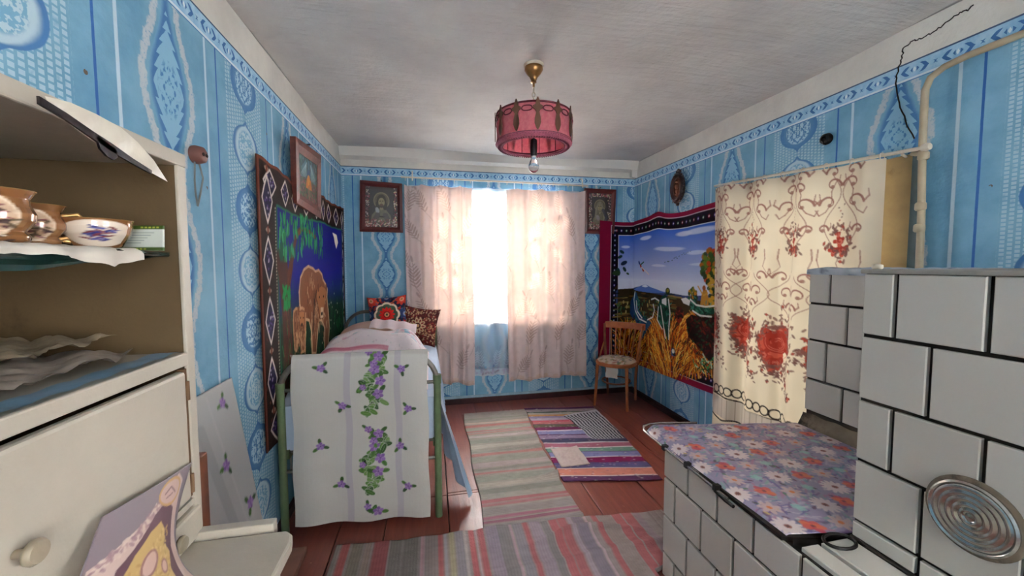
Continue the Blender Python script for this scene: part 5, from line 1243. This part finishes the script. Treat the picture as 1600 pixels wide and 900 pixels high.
for yy in (1.51, 1.355, 1.19): MB().box(.986, 1.012, yy - .01, yy + .01, .584, .607).build('rail_clamp', iron, st_, bevel=.003)
MB().tube([(.992, 1.19, .586), (.99, 1.14, .582), (.99, 1.10, .582)], .0065, 8).build('rail_hook', iron, st_, True)
# white enamel cap on the block corner
MB().lathe([(.010, 0), (.013, .004), (.012, .012), (.004, .016)], (XN + .03, .87, 1.386), 12).build('knob', white_m, st_, True)
# crumpled cloth on top of the rear block
cloth_g = vmat('crumpled_cloth', .9, .4, 300)
cv = CV(0, 0, .25, .70, .012, (170, 180, 190)); cv.noise(.15, .03)
for i in range(70): cv.ell(rng.rand() * .25, rng.rand() * .7, .02, .006, [(110, 130, 160), (200, 204, 206), (90, 96, 110)][i % 3], rng.rand() * 3, .7)
def fn(U, V):
    dr = np.clip(.035 - U, 0, 1); x = XF - .010 + np.clip(U - .035, 0, 1); z = 1.377 - dr * .85 + .007 * np.sin(V * 33) * np.sin(U * 30 + V * 9) * (U > .02) + .004
    return x - .004 * np.sin(V * 40) * (dr > 0), .89 + V, z
o = sheet('stove_cloth', cv, fn, cloth_g); tag(o, 'crumpled grey-blue cloth on top of the rear stove block', 'cloth')
# flowered oilcloth over the cooking plate
gloss = vmat('flowered_oilcloth_gloss', .35, .2, 50, spec=.5)
cv = CV(1.0, .89, .84, .86, .0042, (150, 142, 170))
for i in range(1500):
    c = [(96, 88, 150), (150, 160, 180), (186, 176, 190), (96, 140, 160), (130, 170, 160), (170, 120, 150), (90, 90, 120), (200, 190, 196), (110, 80, 130)][rng.randint(9)]
    u, v = 1 + rng.rand() * .84, .89 + rng.rand() * .86; L_ = rng.uniform(.01, .045); a = rng.uniform(-.9, .9) + .5; cv.line([(u, v), (u + L_ * math.cos(a), v + L_ * math.sin(a))], rng.uniform(.004, .012), c, .8)
for i in range(120): u, v = 1 + rng.rand() * .84, .89 + rng.rand() * .86; cv.ell(u, v, .012, .006, [(70, 120, 90), (60, 64, 60), (196, 170, 90), (100, 60, 90)][rng.randint(4)], rng.rand() * 3, .85)
pts_ = []
for gy in range(9):
    for gx in range(9):
        u, v = 1.03 + gx * .098 + (.05 if gy % 2 else 0) + rng.uniform(-.015, .015), .93 + gy * .095 + rng.uniform(-.012, .012); kind = (gx + gy * 2) % 4
        if kind == 0:
            for k in range(13): t = k * 2 * PI / 13; cv.ell(u + .028 * math.cos(t), v + .028 * math.sin(t), .020, .0075, (226, 212, 210), t, .95)
            cv.ell(u, v, .011, .011, (150, 84, 70)); cv.ell(u, v, .005, .005, (90, 50, 50))
        elif kind == 1:
            for k in range(6): t = k * PI / 3 + rng.rand(); cv.ell(u + .016 * math.cos(t), v + .016 * math.sin(t), .020, .014, [(204, 84, 72), (190, 60, 80), (216, 110, 70)][k % 3], t, .9)
            cv.ell(u, v, .007, .007, (110, 40, 60))
        elif kind == 2:
            for k in range(7): t = k * 2 * PI / 7; cv.ell(u + .020 * math.cos(t), v + .020 * math.sin(t), .019, .009, (206, 180, 176), t, .85)
            cv.ell(u, v, .009, .009, (210, 120, 60))
        else:
            for k in range(6): t = k * PI / 3; cv.ell(u + .011 * math.cos(t), v + .011 * math.sin(t), .012, .008, (150, 200, 190), t, .7)
def fn(U, V):
    t = (V - .89) / .86; s_ = (U - 1.0) / .84
    yn = .928 - .036 * np.clip(s_ / .24, 0, 1); yf = 1.735 - .14 * s_ - .055 * np.exp(-(s_ / .05) ** 2)
    y = yn + (yf - yn) * t
    xl = 1.000 + .014 * np.exp(-((1.72 - y) / .05) ** 2) + .012 * np.clip((1.5 - y) / .5, 0, 1); xr = np.where(y < .888, XN - .003, XF - .032)
    x = xl + (xr - xl) * s_
    return x, y, .6035 + .0025 * np.sin(U * 17 + V * 5) ** 2 - .010 * np.exp(-(s_ / .012) ** 2)
o = sheet('oilcloth', cv, fn, gloss, skirt=(0, 0, -.002)); tag(o, 'shiny oilcloth with daisies and poppies covering the stove cooking plate', 'oilcloth')

# ================================================================ white buffet cabinet at the left
wp_m = mat('old_white_gloss_paint', (178, 171, 158), .38, var=.07, scale=4, bump=.5, bscale=22, dirt=(176, 162, 140), dscale=6, dth=(.62, .78)); inner_m = mat('dull_cream_board', (92, 75, 50), .7, var=.1, scale=4, dirt=(74, 58, 38)); seam_m = mat('brown_seam', (110, 84, 60), .8, dirt=(50, 36, 28))
cb_ = empty('buffet_cabinet', (-.6, .42, 0), 'old white painted buffet with open shelf, doors and deeper lower cupboard', 'cabinet')
XFc, YC = -.46, .866
MB().box(XL + .012, XFc - .002, YC - .02, YC, .87, 1.60).build('side_panel', inner_m, cb_)
MB().box(XL + .012, XFc, .0, .02, .87, 1.60).build('side_panel', inner_m, cb_)
MB().box(XL + .006, XL + .014, .0, YC, .87, 1.60).build('back_panel', inner_m, cb_)
MB().box(XL + .006, XFc + .004, -.004, YC + .003, 1.587, 1.612).build('top_board', wp_m, cb_, bevel=.003)
MB().box(XFc - .004, XFc + .003, YC - .022, YC + .001, .875, 1.588).build('face_stile', wp_m, cb_, bevel=.002)
MB().box(XL + .014, XFc + .004, .02, YC - .021, 1.212, 1.237).build('shelf', wp_m, cb_, bevel=.003)
MB().box(XFc - .006, XFc + .002, .0, YC - .02, .94, .952).build('rail', wp_m, cb_)
MB().box(XL + .014, XFc - .004, .02, YC - .021, .9, .95).build('bottom_board', inner_m, cb_)
dr = MB().box(XFc - .012, XFc + .007, .04, YC - .036, .958, 1.204).build('door', wp_m, cb_, bevel=.006)
MB().box(XFc - .010, XFc + .001, YC - .034, YC - .024, .958, 1.206).build('hinge_seam', seam_m, cb_)
for z_ in (1.165, .985): MB().lathe([(.004, -.018), (.004, .018)], (XFc + .004, YC - .030, z_), 10).build('hinge', seam_m, cb_, True)
def knob(p, parent, tilt=0):
    x, y, z = p; o = MB().lathe([(.005, 0), (.005, .010), (.007, .013), (.0135, .016), (.0145, .020), (.012, .024), (.001, .025)], (x, y, z), 20, 0).build('knob', mat('worn_knob', (150, 140, 122), .5, metal=.2, dirt=(96, 84, 66)), parent, True); return o
k = wp(60, 862, 0, XFc + .028); knob((XFc + .006, k[1], k[2]), dr)
dw = MB().box(XFc - .012, XFc + .009, .06, YC - .010, .874, .934).build('drawer', wp_m, cb_, bevel=.006)
k = wp(291, 850, 0, XFc + .034); knob((XFc + .008, k[1], k[2]), dw)
top = [(XL + .01, -.02), (-.285, -.02), (-.272, -.005), (-.272, .795), (-.278, .818), (-.292, .832), (XL + .01, .836)]
top = [(a, b) for a, b in top]
MB().prism([(a, b, .846) for a, b in top], (0, 0, .024)).build('counter_top', wp_m, cb_, bevel=.005)
MB().box(XFc + .0, -.318, .836, .858, .846, .884).build('back_lip', wp_m, cb_, bevel=.003)
MB().box(XL + .02, -.30, .0, .815, .04, .847).build('lower_body', wp_m, cb_, bevel=.003)
for a, b in ((.03, .40), (.42, .79)):
    d = MB().box(-.302, -.284, a, b, .09, .80).build('door', wp_m, cb_, bevel=.005); knob((-.285, b - .04 if a < .2 else a + .04, .6), d)
MB().box(XL + .02, XFc, .815, YC, .0, .88).build('lower_side', wp_m, cb_)
MB().box(XL + .05, -.33, .02, .78, 0, .045).build('plinth', seam_m, cb_)
# dark glass shelf with glossy film hanging over its front
dg = mat('dark_green_glass', (36, 58, 54), .12, metal=0, spec=.8, bump=.05, bscale=9)
gs = MB().box(XL + .016, -.478, .022, YC - .022, 1.419, 1.4255).build('glass_shelf', dg, cb_)
film = MB().grid(lambda u, v_: (-.476 + .006 * math.sin(v_ * 9) + .004 * math.sin(u * 25), .1 + .735 * u, 1.4265 - (.055 * (1 - u) + .010) * v_ ** 1.0 + .002 * math.sin(u * 31 + v_ * 3)), 40, 5)
o = film.build('glossy_film', dg, None, True); tag(o, 'dark green shiny film strip hanging from the glass shelf edge below the cups', 'shelf film')
paper = mat('white_paper', (196, 190, 180), .8, var=.05)
dl = MB().grid(lambda u, v_: (-.60 + .142 * min(1, v_ * 1.15) + .004 * math.sin(u * 20), .50 + .24 * u, 1.4285 - (max(0, v_ - .80) / .2) * (.010 + .018 * (1 - abs(u - .75) * 2.2 if u > .45 else .2)) + .0008 * math.sin(u * 40)), 40, 20)
o = dl.build('paper_doily', paper, None, True); tag(o, 'white embossed paper doily under the cups on the glass shelf', 'doily')
# cups
lus = NT('lustre_china'); v, x, y, z = lus.pos(); ca = lus.attr()
lus.set(lus.b.inputs['Base Color'], ca); lus.b.inputs['Roughness'].default_value = .14; lus.b.inputs['Coat Weight'].default_value = .6; lus.b.inputs['Metallic'].default_value = .15; lus = lus.m
def cup(name, c, prof, hand, label, medal, seed, group=None):
    """prof: list of (r,z) outside; turned body painted with a medallion facing the room"""
    hh = prof[-1][1]; zs = [p[1] for p in prof]; rs_ = [p[0] for p in prof]
    cv = CV(0, 0, 2 * PI, hh * 100, .08 if False else .09, (140, 96, 60)); 
    for i in range(60): cv.ell(rng.rand() * 6.28, rng.rand() * hh * 100, .3, .3, [(164, 118, 76), (110, 70, 42), (180, 140, 100), (94, 60, 44)][rng.randint(4)], 0, .35, soft=.5)
    mu, mv = 5.35, hh * 50
    if medal == 'blue':
        cv.ell(mu, mv, 1.25, hh * 46, (226, 212, 196)); 
        for i in range(30): cv.ell(mu + rng.normal(0, .25), mv + rng.normal(0, .5), .09, .28, [(52, 56, 120), (84, 88, 150), (120, 60, 70)][i % 3], rng.rand() * 3)
    else:
        cv.ell(mu, mv, .72, hh * 38, (226, 204, 180)); cv.ell(mu, mv, .6, hh * 33, (206, 176, 150))
        for i in range(40): cv.ell(mu + rng.normal(0, .26), mv + rng.normal(-.5, 1.0), .12, .3, [(90, 50, 60), (130, 70, 80), (84, 70, 50), (60, 40, 50), (196, 160, 130)][rng.randint(5)], rng.rand() * 3, .9)
    e = empty(name, (c[0], c[1], c[2]), label, 'cup', group)
    def fn(U, V):
        z = V / 100; r = np.interp(z, zs, rs_); return c[0] + r * np.cos(U), c[1] + r * np.sin(U), c[2] + z
    sheet('cup_body', cv, fn, lus, e)
    ins = [(r - .003, z) for r, z in prof]; ins[0] = (ins[0][0] * .6, .004)
    gold = mat('gilt_rim', (190, 150, 96), .25, metal=.6, var=.1)
    m2 = MB().lathe([(rs_[-1], hh), (rs_[-1] + .001, hh + .001), (ins[-1][0], hh)] + ins[::-1][1:] + [(.001, .004)], c, 32, 2, cap=False); m2.build('cup_inside', gold, e, True)
    MB().lathe([(.001, .0), (rs_[0], .0)], c, 24, 2, cap=False).build('foot', gold, e)
    hx = hand; path = [(c[0] + math.cos(hx) * r, c[1] + math.sin(hx) * r, c[2] + z) for r, z in ((np.interp(hh * .78, zs, rs_) - .001, hh * .78), (rs_[-1] + .012, hh * .86), (rs_[-1] + .024, hh * .62), (rs_[-1] + .018, hh * .35), (np.interp(hh * .2, zs, rs_) - .001, hh * .2))]
    MB().tube(path, .0035, 8).build('handle', gold, e, True); return e
pm = [(.024, 0), (.030, .004), (.031, .010), (.026, .016), (.036, .030), (.037, .040), (.032, .052), (.031, .060), (.037, .070)]
g_ = 'lustre cups on the glass shelf'
cup('tea_cup', (-.528, .606, 1.429), [(r * .93, z * .94) for r, z in pm], 2.5, 'tall gilt brown lustre cup with a medallion, leftmost and nearest on the glass shelf', 'dark', 1, g_)
cup('tea_cup', (-.566, .703, 1.429), [(r * .86, z * .86) for r, z in pm], 0.9, 'second gilt brown lustre cup, between the nearest cup and the wide one', 'dark', 2, g_)
cup('tea_cup', (-.526, .755, 1.429), [(.024, 0), (.028, .003), (.032, .011), (.039, .022), (.042, .034), (.0415, .041), (.043, .045)], 4.0, 'wide low lustre cup with blue flowers on white, right of the tall cups', 'blue', 3, g_)
# printed packet
pk = vmat('printed_packet', .4, 0, spec=.4)
cv = CV(0, 0, .086, .044, .001, (206, 214, 206)); cv.rect(0, .1, .0375, .05, (64, 92, 34)); cv.rect(0, .1, 0, .006, (70, 96, 40))
for k in range(5): cv.rect(.012 + .004 * (k % 2), .07 - .006 * k, .031 - k * .0045, .0322 - k * .0045, (120, 140, 136))
for k in range(5): cv.rect(.046 + .007 * k, .0505 + .007 * k, .0395, .0420, (186, 196, 90))
for k in range(4): cv.rect(.03 + .007 * k, .034 + .007 * k, .0015, .0042, (186, 196, 90))
o = sheet('seed_packet', cv, lambda U, V: (-.548 + U * .98 - .10 * (.044 - V) * .4, .825 - .02 * (U / .09) , 1.428 + V + .05 * (.086 - U) * .1), pk, skirt=(0, .004, 0)); tag(o, 'green and white printed packet propped at the right end of the glass shelf', 'packet')
# crumpled sheets on the lower shelf
plas = mat('crumpled_grey_sheet', (150, 140, 130), .4, var=.25, scale=16, bump=.5, bscale=30, dirt=(96, 90, 86))
def crum(x0, x1, y0, y1, z0, a, s_):
    return lambda u, v_: (x0 + (x1 - x0) * u + .006 * math.sin(v_ * 23 + s_), y0 + (y1 - y0) * v_, z0 + a * (abs(math.sin(u * 9 + v_ * 13 + s_)) * .5 + abs(math.sin(u * 17 - v_ * 21 + s_ * 2)) * .3 + .2 * abs(math.sin(v_ * 47 + u * 5))))
o = MB().grid(crum(-.785, -.505, .22, .80, 1.2395, .022, 1), 40, 70).build('plastic_sheet', plas, None, True); tag(o, 'crumpled greyish plastic sheet covering the lower open shelf', 'plastic sheet')
o = MB().grid(crum(-.76, -.56, .50, .83, 1.262, .020, 2.6), 30, 40).build('paper_sheet', mat('yellowed_paper', (160, 146, 124), .7, var=.2, scale=20), None, True); tag(o, 'yellowed crumpled paper lying on top of the plastic on the lower shelf', 'paper')
o = MB().grid(lambda u, v_: (-.500 + .040 * u, .25 + .58 * v_, 1.2385 + .003 * abs(math.sin(v_ * 31)) + .001 * u), 6, 50).build('blue_film', mat('pale_blue_film', (120, 160, 190), .3, var=.15), None, True); tag(o, 'narrow pale blue film strip along the front of the lower shelf', 'plastic film')
# bag and black strip hanging at the top edge
bag = mat('milky_plastic', (206, 200, 186), .35, var=.1, scale=12, bump=.6, bscale=28)
def bw_(px, py, X=-.442): return wp(px, py, 0, X)
tl_ = [(70, 150), (110, 160), (150, 178), (190, 200), (215, 222), (240, 250)]; bl_ = [(78, 168), (110, 195), (142, 218), (180, 238), (222, 262), (262, 284)]
def bg_(u, v_):
    k = u * 5; i = min(4, int(k)); t = k - i
    a = np.array(tl_[i]) * (1 - t) + np.array(tl_[i + 1]) * t; b = np.array(bl_[i]) * (1 - t) + np.array(bl_[i + 1]) * t; q = a * (1 - v_) + b * v_
    return tuple(bw_(q[0], q[1], -.448 + .006 * math.sin(u * 21 + v_ * 3) * v_))
o = MB().grid(bg_, 30, 8).build('plastic_bag', bag, None, True); tag(o, 'milky crumpled plastic bag hanging over the top edge of the buffet', 'plastic bag')
sp2 = [(57, 156), (100, 182), (142, 211), (172, 231), (205, 252), (234, 269)]
P = [np.array(bw_(a, b, -.434)) for a, b in sp2]
mb = MB()
for i in range(5):
    hh = [.0045, .0045, .005, .006, .004, .003]; n_ = np.array([.003, 0, 0])
    mb.add([P[i] + (0, 0, hh[i]), P[i + 1] + (0, 0, hh[i + 1]), P[i + 1] - (0, 0, hh[i + 1]), P[i] - (0, 0, hh[i]), P[i] + n_ + (0, 0, hh[i]), P[i + 1] + n_ + (0, 0, hh[i + 1]), P[i + 1] + n_ - (0, 0, hh[i + 1]), P[i] + n_ - (0, 0, hh[i])], [(0, 1, 2, 3), (4, 7, 6, 5), (0, 4, 5, 1), (3, 2, 6, 7), (0, 3, 7, 4), (1, 5, 6, 2)])
clip_ = [(145, 210), (150, 222), (153, 232), (164, 244), (174, 250), (180, 246), (178, 232)]
mb.prism([bw_(a, b, -.434) for a, b in clip_], (.003, 0, 0))
o = mb.build('black_strip', blk, None); tag(o, 'long black plastic strip with a clip lying across the bag', 'plastic strip')
# printed card leaning on the door
cv = CV(0, 0, .30, .26, .0026, (128, 116, 124))
def G(a, b): return (a * .30, b * .26)
cv.poly([G(.02, 0), G(.02, .45), G(.60, .86), G(.80, .98), G(.9, .9), G(.86, .5), G(1, 0)], (196, 172, 164))
for i in range(160): t = rng.rand(); cv.ell(*G(.04 + t * .66 + rng.uniform(-.03, .03), .40 + t * .52 + rng.uniform(-.06, .03)), .008, .004, [(170, 140, 140), (206, 186, 176), (150, 120, 128)][rng.randint(3)], rng.rand() * 3, .8)
cv.poly([G(.14, 0), G(.20, .35), G(.50, .72), G(.64, .80), G(.78, .72), G(.74, .40), G(.86, 0)], (96, 66, 78))
cv.ell(*G(.70, .86), .050, .030, (190, 150, 96)); cv.ell(*G(.70, .86), .044, .024, (196, 166, 158)); cv.line([G(.62, .86), G(.70, .9), G(.78, .84)], .004, (130, 100, 104)); cv.line([G(.64, .82), G(.74, .84)], .003, (130, 100, 104))
cv.poly([G(.26, 0), G(.24, .25), G(.32, .42), G(.46, .58), G(.58, .64), G(.64, .56), G(.62, .44), G(.70, .36), G(.68, .2), G(.76, 0)], (190, 160, 104))
for i in range(260):
    u, v = rng.uniform(.27, .68), rng.uniform(0, .58); 
    if v < .25 + (u - .25) * .9: cv.ell(*G(u, v), .005, .003, [(170, 138, 84), (206, 178, 124), (196, 166, 110)][i % 3], rng.rand() * 3, .7)
cv.ell(*G(.45, .30), .022, .034, (150, 110, 106), -.5); cv.ell(*G(.45, .30), .016, .028, (200, 168, 160), -.5); cv.ell(*G(.60, .24), .012, .018, (150, 110, 106)); cv.ell(*G(.60, .24), .008, .013, (200, 168, 160))
c00, c10, c11, c01 = wp(96, 985, 0, -.405), np.array([-.40, .73, .872]), wp(300, 722, 0, -.447), wp(160, 808, 0, -.437)
def fn(U, V):
    u = U / .30; v = V / .26; r = [((1 - u) * (1 - v)) * c00[i] + (u * (1 - v)) * c10[i] + ((1 - u) * v) * c01[i] + (u * v) * c11[i] for i in range(3)]
    bow = np.sin(PI * u) * .018 + .0
    return r[0] + bow * (1 - v * .8), r[1] - .05 * np.sin(PI * v) * u ** 3, r[2] + .0
o = sheet('printed_card', cv, fn, pk, skirt=(-.0015, 0, 0)); tag(o, 'bent printed card in gold, plum and cream leaning against the buffet door', 'card')

# boards standing between buffet and bed
ob = vmat('oilcloth_board', .6, .1, 60)
cv = CV(0, 0, .56, .97, .006, (176, 178, 178)); cv.noise(.04, .1)
cv.line([(.30, .85), (.44, .1)], .05, (150, 152, 154), .5); cv.line([(.37, .95), (.52, .0)], .012, (188, 188, 188), .6)
for a, b, s_ in ((.46, .90, .024), (.40, .68, .026), (.50, .47, .028), (.37, .30, .024), (.44, .22, .024), (.24, .5, .025), (.2, .8, .024)): violet(cv, a, b, s_, rng.rand() * 3)
for i in range(50): cv.ell(.33 + rng.uniform(-.02, .02), rng.uniform(.05, .42), .02, .011, [(62, 96, 60), (50, 80, 50), (84, 116, 84)][i % 3], rng.rand() * 3)
o = sheet('covered_board', cv, lambda U, V: (XL + .160 - .1455 * V, 1.18 + U, .002 + V * .98), ob, skirt=(-.006, 0, 0)); tag(o, 'grey board covered in violet printed oilcloth leaning on the left wall', 'board')
brn = mat('stained_brown_wood', (104, 58, 36), .5, var=.25, scale=16)
o = MB().box(-.632, -.604, .98, 1.182, 0, .898).build('wooden_board', brn, bevel=.004); tag(o, 'narrow brown stained wooden board standing just behind the white buffet', 'board')
c = wp(480, 853, 2, .10)
o = MB().box(XL + .03, float(c[0]), 1.30, float(c[1]), .075, .10).box(XL + .05, float(c[0]) - .03, 1.33, float(c[1]) - .03, 0, .075).build('footstool', mat('scuffed_brown_paint', (126, 88, 74), .5, var=.2, scale=9), bevel=.004); tag(o, 'low scuffed brown footstool on the floor beside the buffet', 'footstool')
